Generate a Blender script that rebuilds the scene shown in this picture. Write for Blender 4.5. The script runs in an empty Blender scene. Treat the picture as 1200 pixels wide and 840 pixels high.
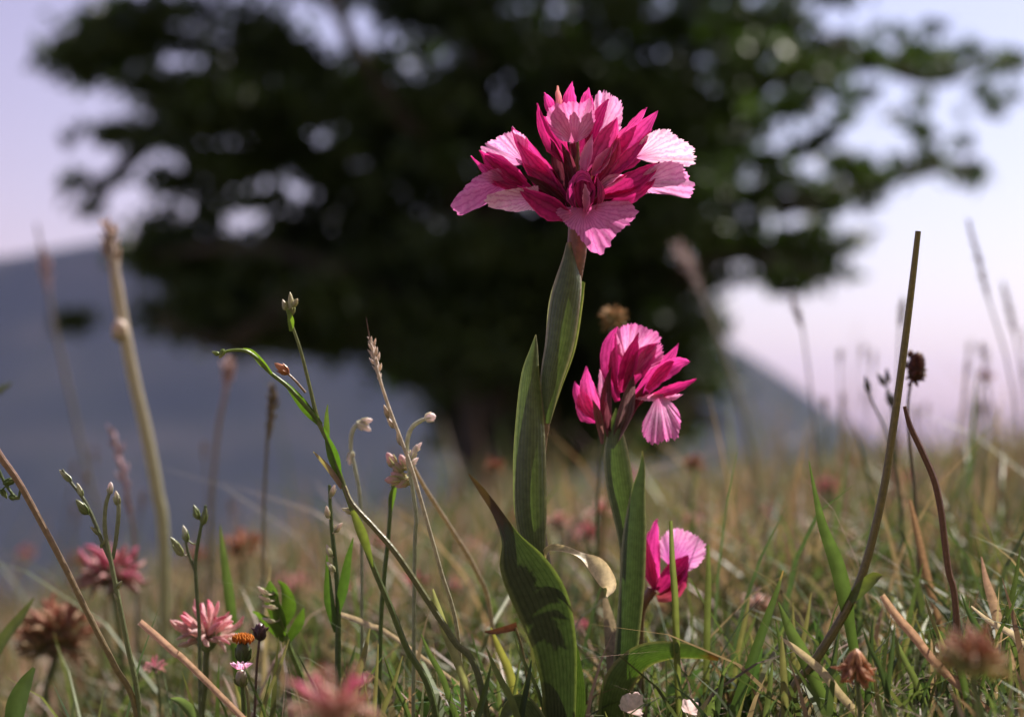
import bpy, math, random
import numpy as np
from mathutils import Vector

SC = bpy.context.scene
COL = SC.collection
rng = np.random.default_rng(11)
random.seed(11)
R = math.radians

# ------------------------------------------------------------------ camera
FPX = 2224.0                      # focal length in photo pixels (1200 wide)
CAM_H = 0.0786
PITCH = math.atan(80 / FPX)
FOCUS = 0.60
cam = bpy.data.cameras.new('camera')
cam.sensor_width = 36.0
cam.lens = 36.0 * FPX / 1200.0
cam.clip_start = 0.02
cam.clip_end = 20000.0
cam.dof.use_dof = True
cam.dof.focus_distance = FOCUS
cam.dof.aperture_fstop = 8.6
camo = bpy.data.objects.new('camera', cam)
camo.location = (0, 0, CAM_H)
camo.rotation_euler = (math.pi / 2 + PITCH, 0, 0)
COL.objects.link(camo)
SC.camera = camo

# ------------------------------------------------------------------ sky, sun, exposure
SUN_AZ = 44.0      # degrees clockwise from +Y (the view direction) towards +X
SUN_EL = 50.0
w = bpy.data.worlds.new('World')
SC.world = w
w.use_nodes = True
nt = w.node_tree
nt.nodes.clear()
sky = nt.nodes.new('ShaderNodeTexSky')
sky.sky_type = 'NISHITA'
sky.sun_disc = False
sky.sun_elevation = R(SUN_EL)
sky.sun_rotation = R(SUN_AZ)
sky.altitude = 900
sky.air_density = 1.0
sky.dust_density = 3.0
sky.ozone_density = 1.2
tc = nt.nodes.new('ShaderNodeTexCoord')
dot = nt.nodes.new('ShaderNodeVectorMath'); dot.operation = 'DOT_PRODUCT'
dot.inputs[1].default_value = (math.sin(R(SUN_AZ)), math.cos(R(SUN_AZ)), 0)
nt.links.new(tc.outputs['Generated'], dot.inputs[0])
veil = nt.nodes.new('ShaderNodeValToRGB')          # dusty veil: mauve away from the sun, paler towards it
veil.color_ramp.interpolation = 'EASE'
veil.color_ramp.elements[0].position = 0.30; veil.color_ramp.elements[0].color = (1.16, .73, .74, 1)
veil.color_ramp.elements[1].position = 0.90; veil.color_ramp.elements[1].color = (1.08, .92, .96, 1)
nt.links.new(dot.outputs['Value'], veil.inputs[0])
tint = nt.nodes.new('ShaderNodeMix'); tint.data_type = 'RGBA'; tint.blend_type = 'MULTIPLY'
tint.inputs['Factor'].default_value = 1.0
nt.links.new(veil.outputs[0], tint.inputs['B'])
bg = nt.nodes.new('ShaderNodeBackground')
bg.inputs['Strength'].default_value = 0.076
wo = nt.nodes.new('ShaderNodeOutputWorld')
nt.links.new(sky.outputs[0], tint.inputs['A'])
nt.links.new(tint.outputs['Result'], bg.inputs['Color'])
nt.links.new(bg.outputs[0], wo.inputs['Surface'])

sun = bpy.data.lights.new('sun', 'SUN')
sun.energy = 5.0
sun.angle = R(0.5)
sun.color = (1.0, 0.93, 0.84)
suno = bpy.data.objects.new('sun', sun)
sd = Vector((math.sin(R(SUN_AZ)) * math.cos(R(SUN_EL)), math.cos(R(SUN_AZ)) * math.cos(R(SUN_EL)), math.sin(R(SUN_EL))))
suno.rotation_euler = (-sd).to_track_quat('-Z', 'Y').to_euler()
suno.location = (0, 0, 30)
COL.objects.link(suno)

SC.view_settings.view_transform = 'Standard'
SC.view_settings.look = 'None'
SC.view_settings.gamma = 1.0
SC.view_settings.exposure = 1.12
SC.cycles.use_denoising = True
SC.cycles.max_bounces = 6
SC.cycles.transparent_max_bounces = 8
SC.cycles.volume_bounces = 0

# ------------------------------------------------------------------ geometry helpers
FWD = np.array([0, math.cos(PITCH), math.sin(PITCH)])
UPV = np.array([0, -math.sin(PITCH), math.cos(PITCH)])
RGT = np.array([1.0, 0, 0])
CAMP = np.array([0, 0, CAM_H])
S = FOCUS / FPX                    # metres per photo pixel at the orchid's distance


def W(px, py, d):
    return CAMP + FWD * d + RGT * ((px - 600) / FPX * d) + UPV * ((420 - py) / FPX * d)


def O3(p, d0=FOCUS):
    """(px, py, towards-the-viewer in px) -> world, round the distance d0."""
    return W(p[0], p[1], d0 - (p[2] if len(p) > 2 else 0) * S)


def G(x, y):
    x = np.asarray(x, float); y = np.asarray(y, float)
    z = 0.115 * x - 0.0420 * y
    xl = np.minimum(x, 0)
    z = z + 0.10 * np.maximum(xl, -5) - 0.008 * np.minimum(xl ** 2, 60)
    z = z + 0.010 * np.minimum(np.maximum(x - 0.6, 0) , 1.0) * np.exp(-y / 4)
    z = z + (0.006 * np.sin(9 * x + 1.3) * np.sin(7 * y + .4) + 0.004 * np.sin(23 * x + 4 * y) + .003 * np.sin(31 * y - 9 * x))
    z = z + np.where(y > 2, 0.03 * np.sin(1.3 * x + .5 * y) * np.clip((y - 2) / 4, 0, 1), 0)
    f = np.maximum(np.hypot(x * 0.8, y) - 15.0, 0)
    z = z - np.minimum(0.02 * f ** 2, 0.35 * f)
    return np.maximum(z, -260.0)


def ground_under(p, sink=0.006):
    return np.array([p[0], p[1], float(G(p[0], p[1])) - sink])


def spline(pts, n):
    """Catmull-Rom through pts (k, m) -> n samples."""
    P = np.asarray(pts, float)
    if len(P) == 2:
        t = np.linspace(0, 1, n)[:, None]
        return P[0] * (1 - t) + P[1] * t
    E = np.vstack([2 * P[0] - P[1], P, 2 * P[-1] - P[-2]])
    T = np.linspace(0, len(P) - 1, n)
    i = np.minimum(T.astype(int), len(P) - 2)
    t = (T - i)[:, None]
    a, b, c, d = E[i], E[i + 1], E[i + 2], E[i + 3]
    return 0.5 * (2 * b + (c - a) * t + (2 * a - 5 * b + 4 * c - d) * t ** 2 + (3 * b - a - 3 * c + d) * t ** 3)


class MB:
    """Collects vertices, faces, a colour and a (p, q) pattern coordinate per vertex."""

    def __init__(s):
        s.v, s.f, s.c, s.q, s.n = [], [], [], [], 0

    def add(s, v, f, c, q=None):
        v = np.asarray(v, float).reshape(-1, 3)
        f = np.asarray(f, int)
        c = np.asarray(c, float)
        if c.ndim == 1:
            c = np.tile(c, (len(v), 1))
        if q is None:
            q = np.zeros((len(v), 2))
        s.v.append(v); s.f.append(f + s.n); s.c.append(c); s.q.append(np.asarray(q, float)); s.n += len(v)
        return s

    def mesh(s, name, m, base=None, smooth=True):
        V = np.vstack(s.v)
        if base is not None:
            V = V - np.asarray(base)
        C = np.vstack(s.c); Q = np.vstack(s.q)
        counts = np.concatenate([np.full(len(f), f.shape[1]) for f in s.f])
        loops = np.concatenate([f.ravel() for f in s.f])
        me = bpy.data.meshes.new(name)
        me.vertices.add(len(V)); me.loops.add(len(loops)); me.polygons.add(len(counts))
        me.vertices.foreach_set('co', V.astype(np.float32).ravel())
        me.loops.foreach_set('vertex_index', loops.astype(np.int32))
        st = np.concatenate([[0], np.cumsum(counts)[:-1]])
        me.polygons.foreach_set('loop_start', st.astype(np.int32))
        me.polygons.foreach_set('loop_total', counts.astype(np.int32))
        me.polygons.foreach_set('use_smooth', np.full(len(counts), smooth))
        a = me.attributes.new('col', 'FLOAT_COLOR', 'POINT')
        a.data.foreach_set('color', np.hstack([C, np.ones((len(C), 1))]).astype(np.float32).ravel())
        b = me.attributes.new('pq', 'FLOAT_VECTOR', 'POINT')
        b.data.foreach_set('vector', np.hstack([Q, np.zeros((len(Q), 1))]).astype(np.float32).ravel())
        me.update(calc_edges=True)
        me.validate()
        me.materials.append(m)
        return me

    def build(s, name, m, parent=None, smooth=True):
        base = None if parent is None else ORIGIN[parent.name]
        o = bpy.data.objects.new(name, s.mesh(name, m, base, smooth))
        COL.objects.link(o)
        if parent is not None:
            o.parent = parent
            ORIGIN[o.name] = base          # parts have no transform of their own
        return o


ORIGIN = {}


def tag(o, label, cat, group=None):
    o['label'] = label; o['category'] = cat
    if group:
        o['group'] = group
    return o


def thing(name, base, label, cat, group=None):
    o = bpy.data.objects.new(name, None)
    o.empty_display_size = 0.02
    o.location = tuple(base)
    COL.objects.link(o)
    ORIGIN[o.name] = np.asarray(base, float)
    return tag(o, label, cat, group)


def grid_faces(nu, nv, wrap=False):
    f = []
    for i in range(nu - 1):
        for j in range(nv if wrap else nv - 1):
            k = (j + 1) % nv
            f.append((i * nv + j, i * nv + k, (i + 1) * nv + k, (i + 1) * nv + j))
    return np.array(f)


def frames(C):
    T = np.gradient(C, axis=0)
    T /= np.linalg.norm(T, axis=1)[:, None] + 1e-12
    return T


def tube(mb, pts, rad, c0, c1=None, sides=7, n=None, q=None):
    n = n or max(4, 4 * len(pts))
    C = spline(pts, n)
    r = np.interp(np.linspace(0, 1, n), np.linspace(0, 1, len(np.atleast_1d(rad))), np.atleast_1d(rad)) if np.ndim(rad) else np.full(n, rad)
    T = frames(C)
    ref = np.array([0.31, 0.9, 0.2]); 
    if abs(T[n // 2] @ ref) > 0.9:
        ref = np.array([1.0, 0, 0.1])
    A = np.cross(T, ref); A /= np.linalg.norm(A, axis=1)[:, None] + 1e-12
    B = np.cross(T, A)
    th = np.linspace(0, 2 * math.pi, sides, endpoint=False)
    V = C[:, None, :] + r[:, None, None] * (np.cos(th)[None, :, None] * A[:, None, :] + np.sin(th)[None, :, None] * B[:, None, :])
    c0 = np.asarray(c0, float); c1 = c0 if c1 is None else np.asarray(c1, float)
    t = np.linspace(0, 1, n)[:, None, None]
    cc = np.broadcast_to(c0 * (1 - t) + c1 * t, (n, sides, 3)).reshape(-1, 3)
    qq = np.stack(np.broadcast_arrays(np.linspace(0, 1, sides)[None, :], np.linspace(0, 1, n)[:, None]), -1).reshape(-1, 2)
    mb.add(V, grid_faces(n, sides, True), cc, qq)
    # caps
    for i, rev in ((0, True), (n - 1, False)):
        idx = np.arange(sides) + i * sides
        mb.add(V[i], np.array([np.arange(sides)[::-1] if rev else np.arange(sides)]), cc[idx], qq[idx])
    return mb


def ellipsoid(mb, c, axis, L, r, col, col2=None, n=7, sides=8, point=0.0):
    """Body of revolution along axis, length L, radius r, from c (its base)."""
    axis = np.asarray(axis, float); axis = axis / np.linalg.norm(axis)
    t = np.linspace(0, 1, n)
    prof = np.sqrt(np.maximum(1 - (2 * t - 1) ** 2, 0)) * (1 - point * t ** 2) + 0.02
    pts = np.asarray(c)[None] + axis[None] * (t * L)[:, None]
    return tube(mb, pts, prof * r, col, col2, sides=sides, n=n)


def petal(mb, B, M, T, hw, roll, c0, c1, cup=0.25, d0=FOCUS, nu=17, nv=9, prof=(.30, .66, .95, 1, .82, .46, .04), fringe=0.0, mid=None, twist=0.0):
    """Pointed petal/leaf: quadratic path B-M-T in (px, py, dz), half width hw px."""
    B, M, T = [np.array(list(p) + [0] * (3 - len(p)), float) for p in (B, M, T)]
    u = np.linspace(0, 1, nu)[:, None]
    C = (1 - u) ** 2 * B + 2 * u * (1 - u) * (2 * M - .5 * B - .5 * T) + u ** 2 * T
    Tn = frames(C)
    side = np.stack([-Tn[:, 1], Tn[:, 0], np.zeros(nu)], -1)
    side /= np.linalg.norm(side, axis=1)[:, None] + 1e-9
    nrm = np.cross(Tn, side)
    nrm *= np.sign(nrm[:, 2:3] + 1e-9)
    rr = R(roll) + R(twist) * u
    sd_ = side * np.cos(rr) + nrm * np.sin(rr)
    nr_ = -side * np.sin(rr) + nrm * np.cos(rr)
    v = np.linspace(-1, 1, nv)
    wv = np.interp(u[:, 0], np.linspace(0, 1, len(prof)), prof) * hw
    V = C[:, None, :] + (wv[:, None] * v[None])[..., None] * sd_[:, None, :] + ((v[None] ** 2 - .4) * cup * wv[:, None])[..., None] * nr_[:, None, :]
    ph = rng.uniform(0, 6, 3)
    wave = .10 * np.sin(u * 7 + ph[0] + 2.2 * v[None]) + .07 * np.sin(u * 13 + ph[1] - 3 * v[None]) + .16 * np.abs(v[None]) ** 2 * np.sin(u * 9 + ph[2] + 1.5 * np.sign(v[None]))
    V = V + ((v[None] ** 2 - .4) * cup * .8 * wv[:, None])[..., None] * nr_[:, None, :]
    V = V + (wave * wv[:, None])[..., None] * nr_[:, None, :] + rng.normal(0, 0.012 * hw, (nu, nv, 1)) * nr_[:, None, :]
    if fringe:
        V[-1] += rng.normal(0, fringe, (nv, 3)); V[:, 0] += rng.normal(0, fringe, (nu, 3)); V[:, -1] += rng.normal(0, fringe, (nu, 3))
    c0 = np.asarray(c0, float); c1 = np.asarray(c1, float)
    t = u[:, :, None]
    c = c0 * (1 - t) + c1 * t
    c = np.broadcast_to(c, (nu, nv, 3)).copy() * (1 + .55 * np.abs(v)[None, :, None] ** 3) + .05 * np.abs(v)[None, :, None] ** 3 * np.clip(c0, 0, 1)[0] * (1 + .12 * np.sin(u * 5 + ph[1]))[..., None]
    if mid is not None:
        k = np.exp(-(v / .28) ** 2)[None, :, None] * (1 - .5 * t)
        c = c * (1 - k) + np.asarray(mid) * k
    X = np.array([O3(p, d0) for p in V.reshape(-1, 3)])
    q = np.stack(np.broadcast_arrays(v[None] * .5, u), -1).reshape(-1, 2)
    return mb.add(X, grid_faces(nu, nv), c.reshape(-1, 3), q)


def fan(mb, C, prof, dz0, slope, c_in, c_mid, c_out, d0=FOCUS, ruffle=0.06, curl=0.0, na=84, nr=14, teeth=0.045):
    """Fan-shaped lip: prof = [(angle, radius)] in photo px, angle 0 right, 90 down; slope = dz per px."""
    prof = sorted(prof)
    ang = np.array([p[0] for p in prof], float); rad = np.array([p[1] for p in prof], float)
    a = np.linspace(ang[0], ang[-1], na)
    P = spline(np.stack([ang, rad], -1), 400)
    r = np.interp(a, P[:, 0], P[:, 1])
    tooth = rng.uniform(-1, 1, na) * teeth + .03 * np.sin(np.linspace(0, 19, na) + rng.uniform(0, 6))
    r = r * (1 + tooth)
    rho = np.linspace(0.04, 1, nr)
    dx = np.cos(np.radians(a))[None] * r[None] * rho[:, None]
    dy = np.sin(np.radians(a))[None] * r[None] * rho[:, None]
    t = (a - ang[0]) / (ang[-1] - ang[0])
    ph = rng.uniform(0, 6)
    ruf = ruffle * r[None] * rho[:, None] ** 2 * (np.sin(t * 19 + ph) + .6 * np.sin(t * 41 + 2 * ph) + .3 * np.sin(t * 77))[None]
    ruf = ruf + .05 * r[None] * np.sin(rho[:, None] * 5 + ph) * np.sin(t * 6 + 2 * ph)[None]
    dz = dz0 + slope[0] * dx + slope[1] * dy + ruf - curl * (rho[:, None] ** 2) * r[None]
    X = np.array([O3((C[0] + x, C[1] + y, z), d0) for x, y, z in zip(dx.ravel(), dy.ravel(), dz.ravel())])
    k = np.broadcast_to(rho[:, None, None], (nr, na, 1))
    c_in, c_mid, c_out = map(np.asarray, (c_in, c_mid, c_out))
    c = np.where(k < .45, c_in * (1 - k / .45) + c_mid * k / .45, c_mid * (1 - (k - .45) / .55) + c_out * (k - .45) / .55)
    q = np.stack(np.broadcast_arrays(t[None] * (ang[-1] - ang[0]) / 90.0, rho[:, None]), -1).reshape(-1, 2)
    return mb.add(X, grid_faces(nr, na), c.reshape(-1, 3), q)


def ribbon(mb, rows, c0, c1, d0=FOCUS, cup=0.3, n=30, nv=7, tipcol=None, tipat=.8, edge=None, wav=0.0):
    """Leaf from rows (px, py, dz, half width px, roll deg), base first."""
    K = spline(np.array(rows, float), n)
    C, hw, roll = K[:, :3], np.maximum(K[:, 3], .25), np.radians(K[:, 4])
    Tn = frames(C)
    side = np.stack([-Tn[:, 1], Tn[:, 0], np.zeros(n)], -1)
    side /= np.linalg.norm(side, axis=1)[:, None] + 1e-9
    nrm = np.cross(Tn, side); nrm *= np.sign(nrm[:, 2:3] + 1e-9)
    sd_ = side * np.cos(roll)[:, None] + nrm * np.sin(roll)[:, None]
    nr_ = -side * np.sin(roll)[:, None] + nrm * np.cos(roll)[:, None]
    v = np.linspace(-1, 1, nv)
    u = np.linspace(0, 1, n)
    V = C[:, None, :] + (hw[:, None] * v[None])[..., None] * sd_[:, None, :] + ((v[None] ** 2 - .4) * cup * hw[:, None])[..., None] * nr_[:, None, :]
    if wav:
        V = V + (wav * np.sin(u * 17 + 1)[:, None] * v[None] ** 3 * hw[:, None] * .3)[..., None] * nr_[:, None, :]
    c0 = np.asarray(c0, float); c1 = np.asarray(c1, float)
    t = u[:, None, None]
    c = np.broadcast_to(c0 * (1 - t) + c1 * t, (n, nv, 3)).copy()
    if edge is not None:
        k = np.clip((np.abs(v) - .82) / .12, 0, 1)[None, :, None]
        c = c * (1 - k) + np.asarray(edge) * k
    if tipcol is not None:
        k = np.clip((t - tipat) / .08 + rng.uniform(-.4, .4, (n, nv, 1)), 0, 1)
        c = c * (1 - k) + np.asarray(tipcol) * k
    X = np.array([O3(p, d0) for p in V.reshape(-1, 3)])
    q = np.stack(np.broadcast_arrays(v[None] * .5, u[:, None]), -1).reshape(-1, 2)
    return mb.add(X, grid_faces(n, nv), c.reshape(-1, 3), q)


# ------------------------------------------------------------------ materials
def base_mat(name):
    m = bpy.data.materials.new(name); m.use_nodes = True
    n = m.node_tree; n.nodes.clear()
    out = n.nodes.new('ShaderNodeOutputMaterial')
    return m, n, out


def attr(n, name):
    a = n.nodes.new('ShaderNodeAttribute'); a.attribute_name = name
    return a


def mixc(n, blend, fac, a, b):
    x = n.nodes.new('ShaderNodeMix'); x.data_type = 'RGBA'; x.blend_type = blend
    for k, val in (('Factor', fac), ('A', a), ('B', b)):
        if hasattr(val, 'is_linked') or hasattr(val, 'links'):
            n.links.new(val, x.inputs[k])
        else:
            x.inputs[k].default_value = val
    return x.outputs['Result']


def math_(n, op, a, b=None, c=None):
    x = n.nodes.new('ShaderNodeMath'); x.operation = op
    for i, val in enumerate((a, b, c)):
        if val is None:
            continue
        if hasattr(val, 'links'):
            n.links.new(val, x.inputs[i])
        else:
            x.inputs[i].default_value = val
    return x.outputs[0]


def ramp(n, fac, stops):
    r = n.nodes.new('ShaderNodeValToRGB')
    while len(r.color_ramp.elements) < len(stops):
        r.color_ramp.elements.new(.5)
    for e, (p, c) in zip(r.color_ramp.elements, stops):
        e.position = p; e.color = (*c, 1) if len(c) == 3 else c
    n.links.new(fac, r.inputs[0])
    return r.outputs[0]


def noise(n, scale, detail=4, vec=None):
    x = n.nodes.new('ShaderNodeTexNoise'); x.inputs['Scale'].default_value = scale; x.inputs['Detail'].default_value = detail
    if vec is None:
        vec = n.nodes.new('ShaderNodeTexCoord').outputs['Object']
    n.links.new(vec, x.inputs['Vector'])
    return x.outputs['Fac']


def plant_mat(name, transl=0.35, rough=0.5, tcol=(1.25, 1.35, .5), spec=0.35, nscale=260, namp=(.72, 1.25), veins=None, vein_col=(1, 1, 1), vein_amt=.3, bump=.25, wobble=2.6):
    m, n, out = base_mat(name)
    col = attr(n, 'col').outputs['Color']
    nz = noise(n, nscale, 5)
    col = mixc(n, 'MULTIPLY', 1.0, col, ramp(n, nz, [(.25, (namp[0],) * 3), (.75, (namp[1],) * 3)]))
    h = nz
    if veins:
        sp = n.nodes.new('ShaderNodeSeparateXYZ'); n.links.new(attr(n, 'pq').outputs['Vector'], sp.inputs[0])
        wob = math_(n, 'MULTIPLY', math_(n, 'SUBTRACT', noise(n, 700, 3), .5), wobble)
        s_ = math_(n, 'SINE', math_(n, 'ADD', math_(n, 'MULTIPLY', sp.outputs['X'], veins), wob))
        line = math_(n, 'POWER', math_(n, 'MULTIPLY_ADD', s_, .5, .5), 3.0)
        line = math_(n, 'MULTIPLY', line, vein_amt)
        col = mixc(n, 'MIX', line, col, mixc(n, 'MULTIPLY', 1.0, col, (*vein_col, 1)))
        h = math_(n, 'SUBTRACT', nz, line)
    p = n.nodes.new('ShaderNodeBsdfPrincipled')
    n.links.new(col, p.inputs['Base Color'])
    p.inputs['Roughness'].default_value = rough
    p.inputs['Specular IOR Level'].default_value = spec
    b = n.nodes.new('ShaderNodeBump'); b.inputs['Strength'].default_value = bump; b.inputs['Distance'].default_value = 0.0006
    n.links.new(h, b.inputs['Height']); n.links.new(b.outputs[0], p.inputs['Normal'])
    if transl:
        t = n.nodes.new('ShaderNodeBsdfTranslucent')
        n.links.new(mixc(n, 'MULTIPLY', 1.0, col, (*tcol, 1)), t.inputs['Color'])
        mx = n.nodes.new('ShaderNodeMixShader'); mx.inputs[0].default_value = transl
        n.links.new(p.outputs[0], mx.inputs[1]); n.links.new(t.outputs[0], mx.inputs[2])
        n.links.new(mx.outputs[0], out.inputs['Surface'])
    else:
        n.links.new(p.outputs[0], out.inputs['Surface'])
    return m


M_LIP = plant_mat('lip_petal', .46, .5, (1.12, 1.0, 1.08), .25, 420, (.82, 1.14), veins=66, vein_col=(.74, .34, .62), vein_amt=.62, bump=.4, wobble=9.0)
M_SEPAL = plant_mat('sepal_petal', .46, .42, (1.3, 1.0, 1.1), .4, 420, (.75, 1.2), veins=26, vein_col=(.55, .35, .45), vein_amt=.7, bump=.4, wobble=6.0)
M_LEAF = plant_mat('leaf_blade', .34, .42, (1.15, 1.5, .35), .4, 500, (.80, 1.18), veins=70, vein_col=(.62, .72, .6), vein_amt=.65, bump=.3)
M_OLEAF = plant_mat('orchid_leaf', .20, .42, (1.05, 1.35, .4), .45, 500, (.70, 1.22), veins=64, vein_col=(.60, .68, .58), vein_amt=.7, bump=.35)
M_STEM = plant_mat('plant_stem', .18, .38, (1.2, 1.3, .5), .5, 700, (.75, 1.25), veins=30, vein_col=(.7, .72, .7), vein_amt=.5, bump=.3)
M_GRASS = plant_mat('grass_blade', .34, .5, (1.15, 1.2, .65), .3, 200, (.75, 1.25))
M_DRY = plant_mat('dry_plant', .30, .5, (1.2, 1.05, .7), .35, 600, (.65, 1.3), bump=.4)
M_BLOOM = plant_mat('small_bloom', .4, .6, (1.2, .95, 1.0), .2, 800, (.8, 1.2))
M_CROWN = plant_mat('tree_leaf', .27, .5, (1.2, 1.5, .4), .3, 3, (.6, 1.4), bump=0)


def bark_mat():
    m, n, out = base_mat('tree_bark')
    col = ramp(n, noise(n, 9, 8), [(.3, (.03, .024, .02)), (.7, (.10, .085, .07))])
    p = n.nodes.new('ShaderNodeBsdfPrincipled'); p.inputs['Roughness'].default_value = .9
    n.links.new(col, p.inputs['Base Color'])
    b = n.nodes.new('ShaderNodeBump'); b.inputs['Strength'].default_value = .8; b.inputs['Distance'].default_value = .03
    n.links.new(noise(n, 14, 6), b.inputs['Height']); n.links.new(b.outputs[0], p.inputs['Normal'])
    n.links.new(p.outputs[0], out.inputs['Surface'])
    return m


def soil_mat():
    m, n, out = base_mat('meadow_soil')
    a = ramp(n, noise(n, 60, 8), [(.3, (.045, .035, .02)), (.7, (.15, .12, .07))])
    b_ = ramp(n, noise(n, 3.5, 6), [(.35, (.06, .075, .025)), (.65, (.16, .125, .075))])
    p = n.nodes.new('ShaderNodeBsdfPrincipled'); p.inputs['Roughness'].default_value = .95
    n.links.new(mixc(n, 'MIX', .5, a, b_), p.inputs['Base Color'])
    b = n.nodes.new('ShaderNodeBump'); b.inputs['Strength'].default_value = .6; b.inputs['Distance'].default_value = .004
    n.links.new(noise(n, 180, 8), b.inputs['Height']); n.links.new(b.outputs[0], p.inputs['Normal'])
    n.links.new(p.outputs[0], out.inputs['Surface'])
    return m


def mountain_mat():
    m, n, out = base_mat('mountain_forest')
    a = ramp(n, noise(n, .012, 9), [(.35, (.022, .032, .024)), (.55, (.034, .042, .03)), (.75, (.06, .06, .05))])
    p = n.nodes.new('ShaderNodeBsdfPrincipled'); p.inputs['Roughness'].default_value = 1.0
    p.inputs['Specular IOR Level'].default_value = .05
    n.links.new(a, p.inputs['Base Color']); n.links.new(p.outputs[0], out.inputs['Surface'])
    return m


M_BARK, M_SOIL, M_MOUNT = bark_mat(), soil_mat(), mountain_mat()

# ------------------------------------------------------------------ the setting
def terrain():
    def axis(fine, lim):
        a = [0.0]; st = fine
        while a[-1] < lim:
            a.append(a[-1] + st); st *= 1.07
        return np.array(a)
    xp = axis(.02, 7000); xs = np.concatenate([-xp[:0:-1], xp])
    yp = axis(.02, 9000); yn = axis(.05, 800)
    ys = np.concatenate([-yn[:0:-1], yp])
    X, Y = np.meshgrid(xs, ys)
    Z = G(X, Y)
    mb = MB().add(np.stack([X, Y, Z], -1), grid_faces(len(ys), len(xs)), (.1, .1, .1))
    o = mb.build('ground', M_SOIL); o['kind'] = 'structure'


terrain()


def mountain():
    D = 2200.0
    px = np.array([-1400, -700, -300, 0, 150, 350, 480, 600, 700, 800, 870, 940, 1000, 1100, 1300, 1700, 2600])
    py = np.array([380, 330, 310, 299, 274, 262, 276, 304, 336, 372, 408, 455, 503, 548, 570, 575, 560])
    xs = np.linspace(-1900, 1950, 260)
    prof = np.interp(xs, (px - 600) / FPX * D, (500 - py) / FPX * D)
    k = np.hanning(9); k /= k.sum()
    prof = np.convolve(np.pad(prof, 4, mode='edge'), k, 'valid')
    ys = np.linspace(1500, 3400, 110)
    X, Y = np.meshgrid(xs, ys)
    t = np.where(Y < D, np.clip((Y - 1500) / (D - 1500), 0, 1), 1 - .75 * (Y - D) / 1200)
    t = np.where(Y < D, t ** 1.15, t)
    base = -265.0
    Z = base + (prof[None] - base) * t
    for f, a in ((.004, 22), (.009, 12), (.021, 6), (.05, 2.5)):
        p1, p2, p3 = rng.uniform(0, 6, 3)
        Z = Z + a * np.sin(X * f + p1 + 2 * np.sin(Y * f * .4)) * np.sin(Y * f * 1.1 + p2 + np.sin(X * f * .6 + p3)) * np.clip((D - Y) / 500, .06, 1) * (Y <= D) * t
    mb = MB().add(np.stack([X, Y, Z], -1), grid_faces(len(ys), len(xs)), (.05, .06, .05))
    o = mb.build('mountain', M_MOUNT); o['kind'] = 'structure'


mountain()

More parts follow.
